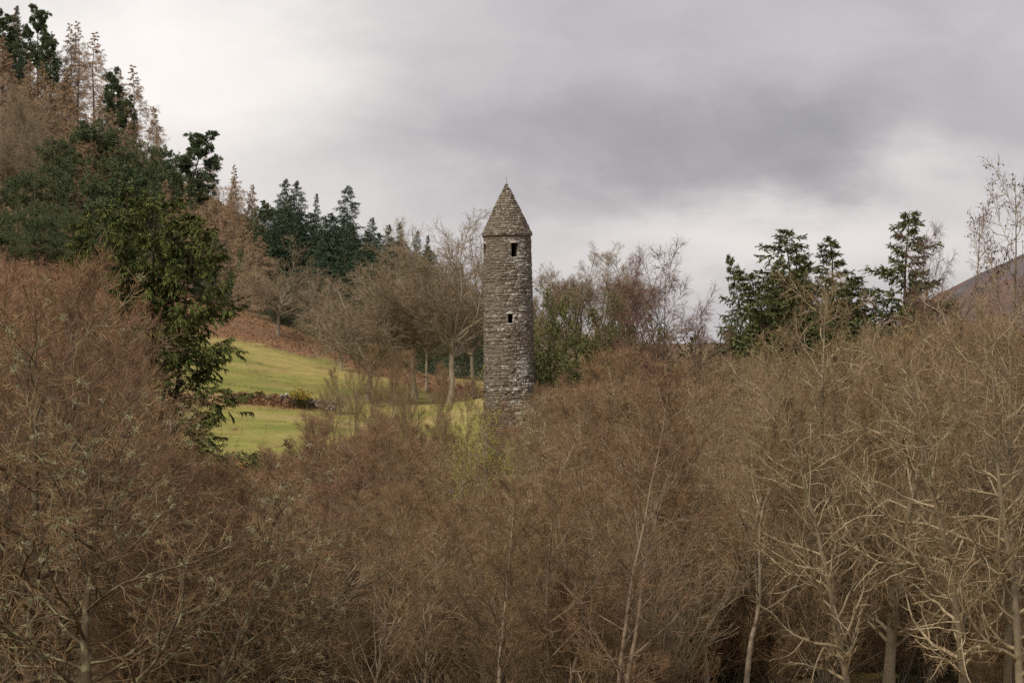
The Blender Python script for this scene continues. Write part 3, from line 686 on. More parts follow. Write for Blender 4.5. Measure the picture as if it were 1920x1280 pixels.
# ------------------------------------------------------------------ the round tower
def build_tower():
    rng = np.random.default_rng(3)
    Y0 = 247.0
    x0 = (958.5 - 960) / FPX * Y0; z0 = tz(x0, Y0)
    root = bpy.data.objects.new('round_tower', None); COL.objects.link(root)
    root.location = (x0, Y0, z0); root.rotation_euler = (0, radians(-0.9), 0)
    root['label'] = 'tall grey-brown round stone tower with conical stone cap rising above the bare trees'; root['category'] = 'tower'
    EZ, TIPZ = 24.95 - z0, 29.8 - z0
    def rad(z): return 2.60 - 0.385 * np.clip(np.asarray(z, float) / EZ, 0, 1) ** 0.85
    # theta: 0 faces the camera, positive to the right
    def cyl(th, r, z): return np.stack([r * np.sin(th), -r * np.cos(th), z + 0 * th], -1)
    wins = []
    for k in range(4): wins.append((radians(17.5 + 90 * k), 0.60, 22.85 - z0, 24.12 - z0))
    wins.append((radians(4.0), 0.42, 16.7 - z0, 17.52 - z0))
    wa = [(c - w / 2 / float(rad((a + b) / 2)), c + w / 2 / float(rad((a + b) / 2)), a, b) for (c, w, a, b) in wins]
    # core with real openings
    ths = sorted(set(np.round(np.concatenate([np.linspace(-pi, pi, 97)] + [[(a + pi) % (2 * pi) - pi, (b + pi) % (2 * pi) - pi] for a, b, _, _ in wa]), 5)))
    zs = sorted(set(np.round(np.concatenate([np.linspace(-1.5, EZ, 28)] + [[a, b] for _, _, a, b in wa]), 4)))
    ths = np.array(ths); zs = np.array(zs)
    V = np.concatenate([cyl(ths, float(rad(z)) - 0.03, z) for z in zs]); nth = len(ths)
    F = []
    def inwin(t, z):
        for a, b, c, d in wa:
            m = (a + b) / 2
            if abs((t - m + pi) % (2 * pi) - pi) < (b - a) / 2 and c < z < d: return True
        return False
    for j in range(len(zs) - 1):
        for i in range(nth - 1):
            if not inwin((ths[i] + ths[i + 1]) / 2, (zs[j] + zs[j + 1]) / 2):
                F.append((j * nth + i, j * nth + i + 1, (j + 1) * nth + i + 1, (j + 1) * nth + i))
    wall = link('wall', mesh_from('wall', V, [np.array(F)], [M['mortar']]), root)
    for (a, b, c, d), (m, w, _, _) in zip(wa, wins):
        ro = float(rad((c + d) / 2)) - 0.025; dep = 1.1
        out = np.array((sin(m), -cos(m), 0)); sd = np.array((cos(m), sin(m), 0)); hw = w / 2 + 0.002
        r1 = ro * cos((b - a) / 2)
        ring = lambda r: [out * r - sd * hw + (0, 0, c), out * r + sd * hw + (0, 0, c), out * r + sd * hw + (0, 0, d), out * r - sd * hw + (0, 0, d)]
        Vw = np.array(ring(r1) + ring(r1 - dep)); Fw = np.array([(0, 1, 5, 4), (1, 2, 6, 5), (2, 3, 7, 6), (3, 0, 4, 7)])
        o = link('window', mesh_from('window', Vw, [Fw], [M['mortar']]), root)
    # courses
    def stone_faces(th0, th1, r_lo, r_hi, z_lo, z_hi, proud, g):
        dth = g / max(r_lo, 0.3)
        nseg = max(1, int(round((th1 - th0) * r_lo / 0.45)))
        t = np.linspace(th0 + dth, th1 - dth, nseg + 1); ti = np.linspace(th0 + dth * 2.2, th1 - dth * 2.2, nseg + 1)
        jz = rng.normal(0, 0.012, 4)
        lo = cyl(t, r_lo - 0.04, z_lo + g * 0.6); hi = cyl(t, r_hi - 0.04, z_hi - g * 0.6)
        fl = cyl(ti, r_lo + proud, z_lo + g * 1.3 + jz[0] * 0.5); fh = cyl(ti, r_hi + proud * rng.uniform(0.6, 1.2), z_hi - g * 1.3 + jz[1] * 0.5)
        n = nseg + 1
        Vs = np.concatenate([lo, hi, fl, fh]); Fs = []
        for i in range(nseg):
            Fs += [(2 * n + i, 2 * n + i + 1, 3 * n + i + 1, 3 * n + i), (i, i + 1, 2 * n + i + 1, 2 * n + i), (3 * n + i, 3 * n + i + 1, n + i + 1, n + i)]
        Fs += [(0, 2 * n, 3 * n, n), (n - 1, 2 * n - 1, 4 * n - 1, 3 * n - 1)]
        return Vs, np.array(Fs)
    zb = [0.0]
    while zb[-1] < EZ - 0.1: zb.append(zb[-1] + rng.choice([0.13, 0.18, 0.24, 0.30, 0.36], p=[.25, .25, .25, .15, .10]))
    zb = np.array(zb); zb[-1] = EZ
    for _, _, c, d in wa:
        for e in (c, d): zb[np.argmin(np.abs(zb - e))] = e
    zb = np.array(sorted(set(np.round(zb, 4)))); zb = zb[np.concatenate([[True], np.diff(zb) > 0.07])]
    stones = []
    def lich(th, z):
        """pale lichen grows mostly on the right of the face that shows, in uneven patches"""
        c = np.exp(-((th - 0.55) / 0.42) ** 2) * (0.55 + 0.45 * sin(z * 0.9 + 1.2) * sin(z * 0.37)) * (1.0 if z > 6 else 0.8)
        return float(np.clip(c * 0.72 + rng.normal(0.05, 0.18), 0, 1))
    for i in range(len(zb) - 1):
        a, b = zb[i], zb[i + 1]; zc = (a + b) / 2; r0_, r1_ = float(rad(a)), float(rad(b))
        arcs = [(-pi, pi)]
        cuts = sorted([((A + pi) % (2 * pi) - pi, (B + pi) % (2 * pi) - pi) for A, B, c, d in wa if c < zc < d])
        if cuts:
            arcs = []; s = -pi
            for A, B in cuts: arcs.append((s, A)); s = B
            arcs.append((s, pi))
        big = rng.random() < 0.15
        for A, B in arcs:
            t = A
            while t < B - 1e-4:
                w = rng.choice([0.16, 0.26, 0.38, 0.55, 0.8], p=[.2, .3, .27, .16, .07]) * rng.uniform(0.8, 1.25) * (1.4 if big else 1) / r0_
                e = t + w
                if B - e < 0.14 / r0_: e = B
                th = (t + e) / 2
                pieces = [(a, b)]
                if b - a > 0.19 and rng.random() < 0.45:          # two thin stones instead of one
                    m = a + (b - a) * rng.uniform(0.35, 0.65); pieces = [(a, m), (m, b)]
                for (za, zh) in pieces:
                    Vs, Fs = stone_faces(t, e, float(rad(za)), float(rad(zh)), za, zh, rng.normal(0.008, 0.028), 0.013)
                    Vs = Vs + rng.normal(0, 0.011, Vs.shape)
                    tone = float(np.clip(rng.normal(0.47, 0.15), 0, 1))
                    lc = lich(th, zc)
                    if 9.2 < zc < 9.6 and abs(th) < 1.2 and rng.random() < 0.4: lc = max(lc, 0.4 + 0.3 * rng.random())     # a broken pale course low on the shaft
                    stones.append((Vs, Fs, tone, lc, th, (e - t) * r0_ * (zh - za) * max(cos(th), 0)))
                t = e
    # lintels and sills of the openings
    for (A, B, c, d) in wa:
        pass
    order = sorted(range(len(stones)), key=lambda i: -stones[i][5]); front = set(order[:300])
    def add_stone(s, name, parent):
        me = mesh_from(name, s[0], [s[1]], [M['stone']])
        face_attr(me, 'tone', np.full(len(s[1]), s[2])); face_attr(me, 'lichen', np.full(len(s[1]), s[3]))
        return link(name, me, parent)
    def add_mass(ss, name, parent):
        V, F = join([(s[0], s[1]) for s in ss])
        me = mesh_from(name, V, [F], [M['stone']])
        face_attr(me, 'tone', np.concatenate([np.full(len(s[1]), s[2]) for s in ss])); face_attr(me, 'lichen', np.concatenate([np.full(len(s[1]), s[3]) for s in ss]))
        return link(name, me, parent, kind='stuff')
    for i in order[:300]: add_stone(stones[i], 'stone', wall)
    add_mass([s for i, s in enumerate(stones) if i not in front], 'masonry', wall)
    # lintel slabs
    for (A, B, c, d) in wa:
        for nm, zl, zh, lc in (('lintel', d + 0.005, d + 0.2, 0.95), ('sill', c - 0.14, c - 0.004, 0.5)):
            Vs, Fs = stone_faces(A - 0.07, B + 0.07, float(rad(zl)), float(rad(zh)), zl, zh, 0.055, 0.006)
            add_stone((Vs, Fs, 0.8, lc), nm, root)
    # cornice: a projecting course under the cap
    n = 72; th = np.linspace(-pi, pi, n + 1)[:-1]
    rings = [(float(rad(EZ)) - 0.05, EZ - 0.10), (2.33, EZ - 0.09), (2.36, EZ + 0.02), (2.30, EZ + 0.06), (2.15, EZ + 0.07)]
    V = np.concatenate([cyl(th, r + rng.normal(0, 0.008, n), z) for r, z in rings]); idx = np.arange(n * len(rings)).reshape(len(rings), n)
    F = np.stack([idx[:-1], np.roll(idx, -1, 1)[:-1], np.roll(idx, -1, 1)[1:], idx[1:]], -1).reshape(-1, 4)
    me = mesh_from('cornice', V, [F], [M['stone']]); face_attr(me, 'tone', np.clip(rng.normal(0.45, .15, len(F)), 0, 1)); face_attr(me, 'lichen', np.full(len(F), 0.2))
    link('cornice', me, root)
    # conical cap
    CH = TIPZ - EZ - 0.06
    def crad(t): return 2.30 * (1 - t) ** 0.95 * (1 + 0.10 * t * (1 - t)) + 0.06
    ts = np.linspace(0, 1, 16)
    V = np.concatenate([cyl(th, np.full(n, crad(t) - 0.05), EZ + 0.06 + t * CH) for t in ts]); idx = np.arange(n * 16).reshape(16, n)
    F = np.stack([idx[:-1], np.roll(idx, -1, 1)[:-1], np.roll(idx, -1, 1)[1:], idx[1:]], -1).reshape(-1, 4)
    cap = link('conical_cap', mesh_from('conical_cap', V, [F], [M['mortar']]), root)
    cs = []; t = 0.0
    while t < 0.985:
        dt = rng.uniform(0.11, 0.24) / CH; t2 = min(t + dt, 1.0)
        ra, rb = crad(t), crad(t2); a = -pi
        while a < pi - 1e-4:
            w = rng.uniform(0.2, 0.5) / max(ra, 0.12); e = a + min(w, 1.2)
            if pi - e < 0.12 / max(ra, 0.12): e = pi
            Vs, Fs = stone_faces(a, e, ra, rb, EZ + 0.06 + t * CH, EZ + 0.06 + t2 * CH, rng.normal(0.01, 0.03), 0.011)
            Vs = Vs + rng.normal(0, 0.010, Vs.shape)
            thc = (a + e) / 2
            cs.append((Vs, Fs, float(np.clip(rng.normal(0.5, 0.22), 0, 1)), float(np.clip(rng.normal(0.16, 0.18), 0, 0.6)), thc, (e - a) * ra * dt * max(cos(thc), 0)))
            a = e
        t = t2
    order = sorted(range(len(cs)), key=lambda i: -cs[i][5]); fr = set(order[:120])
    for i in order[:120]: add_stone(cs[i], 'cap_stone', cap)
    add_mass([s for i, s in enumerate(cs) if i not in fr], 'cap_masonry', cap)
    P = np.array([[(0, 0, TIPZ - 0.3), (0, 0, TIPZ + 0.3), (0.02, 0, TIPZ + 0.7)]]); R = np.array([[0.022, 0.018, 0.012]])
    link('lightning_rod', tube_mesh('lightning_rod', [(P, R, 6)], M['iron']), root)
build_tower()

# ------------------------------------------------------------------ field: wall, gorse, bracken, fence
def blob_stone(rng, sx, sy, sz):
    """rough field stone: a cut and jittered block, 24 triangles"""
    V = []; 
    for z, s in ((-0.5, 0.85), (0.05, 1.0), (0.5, 0.7)):
        for a, b in ((-1, -1), (1, -1), (1, 1), (-1, 1)):
            V.append((a * 0.5 * s * sx * rng.uniform(0.75, 1.1), b * 0.5 * s * sy * rng.uniform(0.75, 1.1), z * sz * rng.uniform(0.85, 1.1)))
    F = [(0, 3, 2, 1), (8, 9, 10, 11)]
    for k in (0, 4):
        for i in range(4): F.append((k + i, k + (i + 1) % 4, k + 4 + (i + 1) % 4, k + 4 + i))
    return np.array(V), np.array(F)
def build_field_wall():
    rng = np.random.default_rng(21)
    root = bpy.data.objects.new('stone_wall', None); COL.objects.link(root)
    c0 = on_ground(545, 303); root.location = c0
    root['label'] = 'low tumbled drystone wall across the green field, overgrown with rusty bracken'; root['category'] = 'stone wall'
    shapes = []
    for k in range(14):
        V, F = blob_stone(rng, 1, 1, 1)
        me = mesh_from('stone', V, [F], [M['stone']]); face_attr(me, 'tone', np.full(len(F), rng.uniform(0.15, 0.85))); face_attr(me, 'lichen', np.full(len(F), rng.uniform(0.0, 0.6)))
        shapes.append(me)
    for px in np.arange(437, 628, 2.2):
        hh = 0.95 if px > 525 else 0.35
        if 540 < px < 552: hh *= 0.6
        z = 0.0
        while z < hh * rng.uniform(0.6, 1.1):
            sz = rng.uniform(0.18, 0.36)
            Y = np.interp(px, [430, 600, 630], [301.5, 303, 302.5]) + rng.normal(0, 0.18)
            g = on_ground(px + rng.normal(0, 1.0), Y)
            o = link('stone', shapes[rng.integers(14)], root)
            o.location = (g[0] - c0[0], g[1] - c0[1], g[2] - c0[2] + z + sz * 0.4)
            o.scale = (rng.uniform(0.25, 0.6), rng.uniform(0.3, 0.5), sz); o.rotation_euler = (rng.normal(0, .12), rng.normal(0, .12), rng.uniform(0, 6.28))
            z += sz * 0.9
build_field_wall()
def scatter(name, m, pts, rng, L, Wd, label, cat, up=0.5, per=1):
    n = len(pts)
    sets = []
    for q in range(per):
        d = nrm(rng.normal(0, 1, (n, 3)) * np.array([1, 1, 0.5]) + np.array([0, 0, up]))
        sets.append(kites(pts + rng.normal(0, 0.12, (n, 3)) * np.array([1, 1, 0.1]), d, nrm(rng.normal(0, 1, (n, 3))), rng.uniform(0.5, 1.2, n) * L, rng.uniform(0.6, 1.2, n) * Wd, bend=0.35))
    me = foliage(name, sets, m, rng)
    link(name, me, kind='stuff', label=label, cat=cat)
def build_ground_cover():
    rng = np.random.default_rng(33)
    X = rng.uniform(-95, 5, 80000); Y = rng.uniform(290, 485, 80000)
    b, w = field_masks(X, Y)
    keep = rng.random(len(X)) < np.maximum(b * np.clip(1.2 - (Y - 372) / 90, 0.25, 1) * (X < -4), w * 0.8)
    X, Y = X[keep], Y[keep]
    scatter('bracken', M['fern_frond'], np.stack([X, Y, terrain(X, Y) - 0.03], -1), rng, 0.75, 0.16, 'rust-brown dead bracken on the bank above the field and along its wall', 'bracken', 0.45)
    n = 7000; px = rng.uniform(425, 548, n); Y = np.interp(px, [430, 600], [301.5, 303]) + rng.normal(0, 0.9, n); X = (px - 960) / FPX * Y
    hump = 0.9 * np.exp(-((Y - np.interp(px, [430, 600], [301.5, 303])) / 0.9) ** 2) * (0.6 + 0.4 * np.sin(px * 0.21)) * rng.random(n)
    scatter('bracken', M['fern_frond'], np.stack([X, Y, terrain(X, Y) + hump], -1), rng, 0.6, 0.13, 'heap of rust-brown dead bracken burying the left half of the field wall', 'bracken', 0.3)
    X = rng.uniform(-48, -2, 22000); Y = rng.uniform(255, 372, 22000); b, w = field_masks(X, Y); k = rng.random(len(X)) > np.maximum(b, w); X, Y = X[k], Y[k]
    scatter('field_grass', M['grass_blade'], np.stack([X, Y, terrain(X, Y) - 0.02], -1), rng, 0.16, 0.05, 'short yellow-green grass of the sloping field', 'grass', 0.7)
    c = np.stack([rng.uniform(-46, -4, 800), rng.uniform(258, 370, 800)], -1); c = c[(np.sin(c[:, 0] * 0.35) * np.sin(c[:, 1] * 0.21) + rng.normal(0, 0.4, len(c))) > 0.25]
    q = np.repeat(c, 26, 0) + rng.normal(0, 0.22, (len(c) * 26, 2)); b, w = field_masks(q[:, 0], q[:, 1]); q = q[b < 0.4]
    scatter('rush_tufts', M['litter'], np.stack([q[:, 0], q[:, 1], terrain(q[:, 0], q[:, 1]) - 0.03], -1), rng, 0.42, 0.045, 'dark straw-coloured tufts of rush dotted over the field', 'grass', 1.1)
    X = rng.uniform(-26, 32, 36000); Y = rng.uniform(88, 190, 36000); k = np.abs(X) < Y * 0.205; X, Y = X[k], Y[k]
    scatter('undergrowth', M['litter'], np.stack([X, Y, terrain(X, Y) - 0.03], -1), rng, 0.55, 0.05, 'dead grass and brambles on the floor under the thicket', 'undergrowth', 0.6)
build_ground_cover()
def build_fence():
    root = bpy.data.objects.new('wire_fence', None); COL.objects.link(root)
    pts = [on_ground(px, Y) for px, Y in ((398, 385), (418, 384), (440, 383.5), (463, 383), (488, 382.5), (512, 382))]
    c0 = pts[0]; root.location = c0
    root['label'] = 'thin wire fence with weathered posts on the bracken bank below the wood'; root['category'] = 'fence'
    tops = []
    for p in pts:
        q = np.array(p) - np.array(c0)
        P = np.array([[q + (0, 0, -0.3), q + (0, 0, 0.6), q + (0.03, 0, 1.35)]]); R = np.full((1, 3), 0.07)
        link('post', tube_mesh('post', [(P, R, 6)], M['post_wood']), root); tops.append(q)
    for h in (0.5, 0.85, 1.2):
        P = np.array([[t + (0, 0, h) for t in tops]]); link('wire', tube_mesh('wire', [(P, np.full((1, len(tops)), 0.008), 3)], M['wire']), root)
build_fence()
at('gorse', 'gorse_bush', 567, 727, 301.2, 'gorse bush in yellow flower beside the stone wall', cat='bush', wide=1.0)
at('evergreen_bush', 'shrub', 491, 737, 303.2, 'small dark evergreen shrub growing on the field wall among bracken', cat='bush', wide=0.55)
at('grey_shrub', 'bush', 640, 718, 300, 'rounded brown twiggy bush at the right end of the field wall', cat='bush', wide=1.3)
at('evergreen_bush', 'bush', 488, 822, 222, 'dark green rounded bush at the foot of the green field', cat='bush', wide=1.5)
at('russet_bush', 'bush', 470, 862, 200, 'rust-orange bush below the dark cypress', cat='bush', wide=1.3)
at('evergreen_bush', 'bush', 425, 850, 215, 'low green bush beneath the lowest cypress branches', cat='bush', wide=0.8)

# ------------------------------------------------------------------ trees round the field and behind the tower
at('oak', 'oak_tree', 522, 465, 388, 'spreading bare oak on the bracken bank with dark crooked limbs', wide=1.25, var=0, rot=0.6)
at('oak', 'oak_tree', 690, 528, 318, 'wide bare oak at the right of the field with low drooping boughs', wide=1.3, var=1, rot=2.1)
at('dense_tree', 'bare_tree', 845, 428, 316, 'large bare domed tree just left of the tower', wide=1.05, rot=1.0)
at('dense_tree', 'bare_tree', 778, 440, 330, 'bare domed tree between the oak and the tree beside the tower', wide=0.95, rot=3.0)
at('dense_tree', 'bare_tree', 888, 448, 338, 'bare domed tree whose crown meets the left edge of the tower', wide=0.8, rot=2.2)
at('dense_tree', 'bare_tree', 735, 520, 318, 'bare tree between the wide oak and the domed trees', wide=0.8, rot=4.1)
at('oak', 'oak_tree', 640, 540, 352, 'bare oak behind the left side of the wide oak', wide=0.9, var=0, rot=5.2)
at('tall_sycamore', 'bare_tree', 800, 500, 345, 'bare tree with pale forked stems behind the two trees left of the tower', wide=0.9, rot=0.3)
at('oak', 'oak_tree', 600, 500, 400, 'smaller bare oak against the spruces behind the field', wide=0.9, var=0, rot=4.0)
for px, top, Y, r, wd, lab in [(1030, 515, 300, 0.5, 0.6, 'bare tree rising close to the right side of the tower'), (1080, 482, 330, 1.7, 0.7, 'bare sycamore with clustered curving stems second from the tower'),
                               (1122, 480, 335, 3.1, 0.65, 'bare sycamore in the middle of the group right of the tower'), (1178, 482, 330, 4.4, 0.75, 'bare sycamore with dark forked stems at the right of its group')]:
    at('tall_sycamore', 'sycamore_tree', px, top, Y, lab, wide=wd * 1.75, rot=r, group='bare sycamores right of the tower')
at('weeping_birch', 'birch_tree', 1205, 495, 232, 'fine-twigged dark birch against the sky beside the sycamores', wide=0.55, var=0, rot=0.5)
at('weeping_birch', 'birch_tree', 1262, 486, 228, 'leaning forked birch with drooping twigs against the pale sky', wide=0.95, var=1, rot=1.2, tilt=(0, 0.17))
at('weeping_birch', 'birch_tree', 1340, 600, 225, 'low drooping birch between the forked birch and the dark evergreen', wide=1.0, var=0, rot=2.5)
at('weeping_birch', 'birch_tree', 1780, 455, 220, 'faint leafless birch behind the spruce at the right', wide=0.6, var=0, rot=1.5)
at('yew', 'yew_tree', 1060, 560, 262, 'broad olive-green yew right of the tower', wide=0.75)
at('yew', 'yew_tree', 1110, 640, 250, 'low olive-green yew in front of the broad one', wide=0.9)
at('yew', 'yew_tree', 1160, 568, 258, 'brownish green pointed yew below the sycamores', wide=0.55)
at('redwood', 'redwood_tree', 1418, 470, 246, 'narrow ragged evergreen at the left of the right-hand group', wide=0.8, var=1, rot=0.4)
at('redwood', 'redwood_tree', 1508, 428, 250, 'tallest ragged evergreen of the group of three at the right', wide=1.5, var=0, rot=1.0)
at('redwood', 'redwood_tree', 1550, 440, 244, 'thin ragged evergreen leaning on the tallest of the group', wide=1.4, var=1, rot=2.2)
at('redwood', 'redwood_tree', 1462, 505, 254, 'shorter ragged evergreen between the left and tallest ones', wide=1.4, var=0, rot=3.7)
at('yew', 'yew_tree', 1412, 568, 240, 'dark rounded evergreen at the foot of the ragged evergreens', wide=0.75)
at('yew', 'yew_tree', 1530, 600, 240, 'dark green yew mostly hidden under the tallest ragged evergreen', wide=1.1)
at('open_spruce', 'spruce_tree', 1690, 395, 240, 'lone tiered spruce with a sparse top at the right', wide=1.35, rot=0.2)
at('redwood', 'redwood_tree', 1484, 470, 252, 'ragged evergreen close to the left of the tallest one', wide=1.2, var=1, rot=5.0)
at('redwood', 'redwood_tree', 1572, 540, 247, 'lowest ragged evergreen at the right of the group', wide=1.2, var=0, rot=4.4)
at('redwood', 'redwood_tree', 1535, 492, 240, 'ragged evergreen in front of the tallest one', wide=1.3, var=1, rot=0.9)
at('redwood', 'redwood_tree', 1745, 505, 255, 'short brownish evergreen close to the right of the lone spruce', wide=0.7, var=1)
at('yew', 'yew_tree', 1640, 640, 245, 'dark evergreen below the lone spruce', wide=1.1)

for px, top, Y, wd in [(668, 735, 310, 1.1), (705, 730, 306, 1.2), (742, 738, 312, 1.1), (775, 742, 308, 1.2), (812, 740, 312, 1.2), (848, 745, 306, 1.2), (880, 742, 314, 1.2), (905, 735, 300, 1.0), (935, 745, 290, 1.2)]:
    HT.append((at('shrub' if px % 2 else 'grey_shrub', 'shrub', px, top, Y, '', cat='shrub', wide=wd, group='shrubs under the bare trees'), px, 'brown bare shrub', 'brown bare shrubs', 'under the bare trees left of the tower'))
for px, top, Y in [(1450, 515, 238), (1500, 500, 236), (1562, 515, 237)]:
    HT.append((at('redwood', 'redwood_tree', px, top, Y, '', wide=1.7, group='front evergreens of the right-hand group'), px, 'full ragged evergreen', 'full ragged evergreens', 'at the front of the right-hand evergreen group'))
# spruces on the skyline left of the tower
for px, top, Y, wd, lab in [(530, 336, 470, 1.0, 'left spruce of the tall pair on the skyline'), (558, 340, 475, 1.0, 'right spruce of the tall pair on the skyline'), (588, 362, 500, 0.6, 'thin pale spruce beside the tall pair'),
                            (645, 348, 468, 1.15, 'broad tall spruce in the middle of the spruce wood'), (690, 408, 465, 0.9, 'spruce right below the broad tall one'), (722, 420, 455, 0.9, 'stout spruce left of the narrow dark one'),
                            (752, 417, 460, 0.7, 'narrow dark spruce near the right end of the spruce wood'), (778, 432, 470, 0.6, 'small spire-topped spruce at the right end of the wood'), (798, 440, 475, 0.6, 'smallest spruce at the right end of the wood, half behind bare twigs')]:
    at('spruce', 'spruce_tree', px, top, Y, lab, wide=wd * 1.05, group='spruces left of the tower')
for px, top, Y in [(505, 402, 452), (525, 395, 456), (548, 398, 458), (575, 398, 460), (598, 405, 456), (615, 398, 462), (632, 405, 458), (655, 408, 455), (672, 420, 452), (690, 432, 450), (708, 436, 448), (728, 445, 446), (745, 450, 448), (770, 455, 446), (792, 462, 446), (815, 470, 445), (600, 450, 440), (640, 450, 442), (680, 468, 436), (715, 470, 438), (755, 480, 438), (790, 490, 436), (560, 500, 432), (640, 520, 425), (700, 530, 420), (760, 530, 420), (820, 520, 425), (870, 530, 420), (850, 500, 440)]:
    HT.append((at('spruce', 'spruce_tree', px, top, Y, '', wide=rv.uniform(1.3, 1.7), group='spruces filling the wood behind the oaks'), px, 'dark spruce', 'dark spruces', 'packed right below the skyline spruces' if top < 440 else ('packed low behind the bare oaks' if top < 485 else 'lowest behind the bare oaks')))

# ------------------------------------------------------------------ the wooded hill at the left
sky_l = [('larch', 32, 12, 615, 0.8, 'bare larch at the top left beside the dark pine tops'), ('bare_larch', 100, 62, 612, 1.0, 'bare larch left of the pair of thin larches on the ridge'), ('bare_larch', 132, 42, 608, 1.0, 'left of the pair of thin larches on the ridge'), ('bare_larch', 146, 38, 610, 1.0, 'right of the pair of thin larches on the ridge'),
         ('bare_larch', 177, 58, 603, 1.35, 'tall wide bare larch standing free on the ridge'), ('bare_larch', 250, 120, 592, 1.3, 'bare larch standing free half way down the ridge'), ('larch', 222, 128, 598, 0.8, 'brown larch just left of the half-way larch on the ridge'),
         ('broad_larch', 280, 196, 585, 0.8, 'leaning bare larch with sweeping branches low on the ridge'), ('bare_larch', 388, 284, 560, 1.3, 'bare larch standing over the orange larches'), ('larch', 436, 330, 545, 0.8, 'brown larch next to the broken-topped one'), ('bare_larch', 455, 306, 540, 1.0, 'crooked broken-topped larch on the skyline'), ('larch', 470, 345, 535, 0.9, 'brown larch on the skyline left of the spruces')]
for kind, px, top, Y, wd, lab in sky_l:
    at(kind, 'larch_tree', px, top, Y, lab, wide=wd, group='larches on the ridge', tilt=(0, 0.12 if 'leaning' in lab or 'crooked' in lab else 0))
for kind, px, top, Y, wd, lab in [('slim_pine', 4, 20, 600, 1.0, 'dark pine cut by the left edge at the top of the hill'), ('spruce', 28, 10, 606, 0.6, 'small dark spruce top at the upper left'), ('slim_pine', 72, 12, 604, 0.9, 'dark pine with bare lower stem at the top of the ridge'),
                                  ('slim_pine', 95, 70, 600, 0.8, 'small dark pine below the ridge pine'), ('slim_pine', 214, 128, 590, 0.75, 'dark slim pine beside the half-way larch'), ('slim_pine', 240, 180, 588, 0.7, 'dark small pine under the half-way larch'), ('spruce', 38, 95, 590, 1.0, 'dark spruce among the larches below the top of the hill')]:
    at(kind, 'conifer_tree', px, top, Y, lab, wide=wd, group='dark conifers along the ridge')
for kind, px, top, Y, wd, var, lab in [('pine', 165, 236, 505, 1.1, 1, 'broad domed green pine half way up the hill'), ('pine', 105, 270, 500, 0.8, 0, 'green pine on the left shoulder of the broad domed one'), ('pine', 225, 285, 505, 0.7, 2, 'green pine on the right of the broad domed one'),
                                  ('pine', 300, 285, 520, 0.75, 0, 'green pine left of the slanting pine'), ('slim_pine', 325, 237, 525, 1.2, 2, 'slanting dark pine with tufted top against the sky'), ('pine', 262, 310, 515, 0.75, 1, 'green pine in front of the brown larches'), ('pine', 318, 320, 505, 0.75, 1, 'green pine below the slanting pine'),
                                  ('round_conifer', 236, 338, 460, 0.95, 0, 'dark rounded conifer just above the cypress'), ('pine', 505, 384, 480, 0.9, 1, 'dark domed pine at the left end of the spruce wood'), ('pine', 35, 330, 470, 0.9, 1, 'wide green pine at the left edge below the larches'),
                                  ('pine', 95, 322, 468, 0.85, 0, 'wide green pine second from the left edge'), ('pine', 150, 335, 466, 0.85, 2, 'wide green pine behind the rounded conifer'), ('pine', 0, 345, 465, 0.8, 0, 'green pine cut by the left edge above the red birches'),
                                  ('pine', 190, 345, 470, 0.75, 1, 'green pine left of the rounded conifer'), ('pine', 290, 350, 480, 0.7, 1, 'green pine behind the right of the rounded conifer'), ('pine', 60, 390, 455, 0.85, 2, 'lower green pine with visible stem at left'), ('pine', 130, 400, 452, 0.85, 0, 'lower green pine with visible stem left of the cypress'), ('pine', 10, 410, 450, 0.8, 1, 'lowest green pine at the left edge'),
                                  ('pine', 460, 470, 440, 0.5, 1, 'small dark pine among the brown larches above the field'), ('pine', 410, 450, 445, 0.5, 0, 'dark pine among brown larches right of the cypress')]:
    at(kind, 'pine_tree', px, top, Y, lab, wide=wd * (1.0 if 'pine' != kind else 1.2), var=var, group='green pines on the hillside', tilt=(0, 0.3 if 'slanting dark' in lab else 0))
for px, top, Y, wd, lab in [(318, 335, 480, 1.2, 'rounded orange-brown larch right of the rounded conifer'), (345, 360, 470, 1.1, 'orange-brown larch behind the cypress'), (425, 370, 455, 1.1, 'tall orange-brown larch left of the spruces'), (470, 430, 420, 1.0, 'drooping brown larch at the top of the bracken bank')]:
    at('broad_larch', 'larch_tree', px, top, Y, lab, wide=wd * 0.8)
# the slope between: brown larches and grey broadleaves
ROWS = {10: 'just under the ridge', 55: 'in the second row below the ridge', 100: 'in the third row below the ridge', 140: 'in the fourth row below the ridge', 185: 'in the lowest row above the pines'}
ridge_px = [0, 50, 150, 200, 250, 300, 350, 400, 450, 500]; ridge_top = [60, 85, 130, 175, 210, 250, 320, 345, 375, 410]
for px, dy, Y in [(x, d, y) for (d, y) in ((10, 585), (55, 565), (100, 548), (140, 532), (185, 520)) for x in range(-10, 520, 30)]:
    px = px + rv.uniform(-16, 16); top = np.interp(px, ridge_px, ridge_top) + dy * (1 if px < 330 else 0.6) + rv.uniform(-12, 16)
    if top > 330 and px < 220: continue
    grey = px < 70 and top > 150
    if grey: HT.append((at('oak', 'bare_tree', px, top, Y, '', wide=0.75, group='bare broadleaves on the hillside'), px, 'grey bare broadleaf', 'grey bare broadleaves', ROWS[dy]))
    else: HT.append((at('larch' if rv.random() < 0.7 else 'broad_larch', 'larch_tree', px, top, Y, '', wide=rv.uniform(0.9, 1.25), group='larches massed on the hillside'), px, 'leafless larch', 'leafless larches', ROWS[dy]))
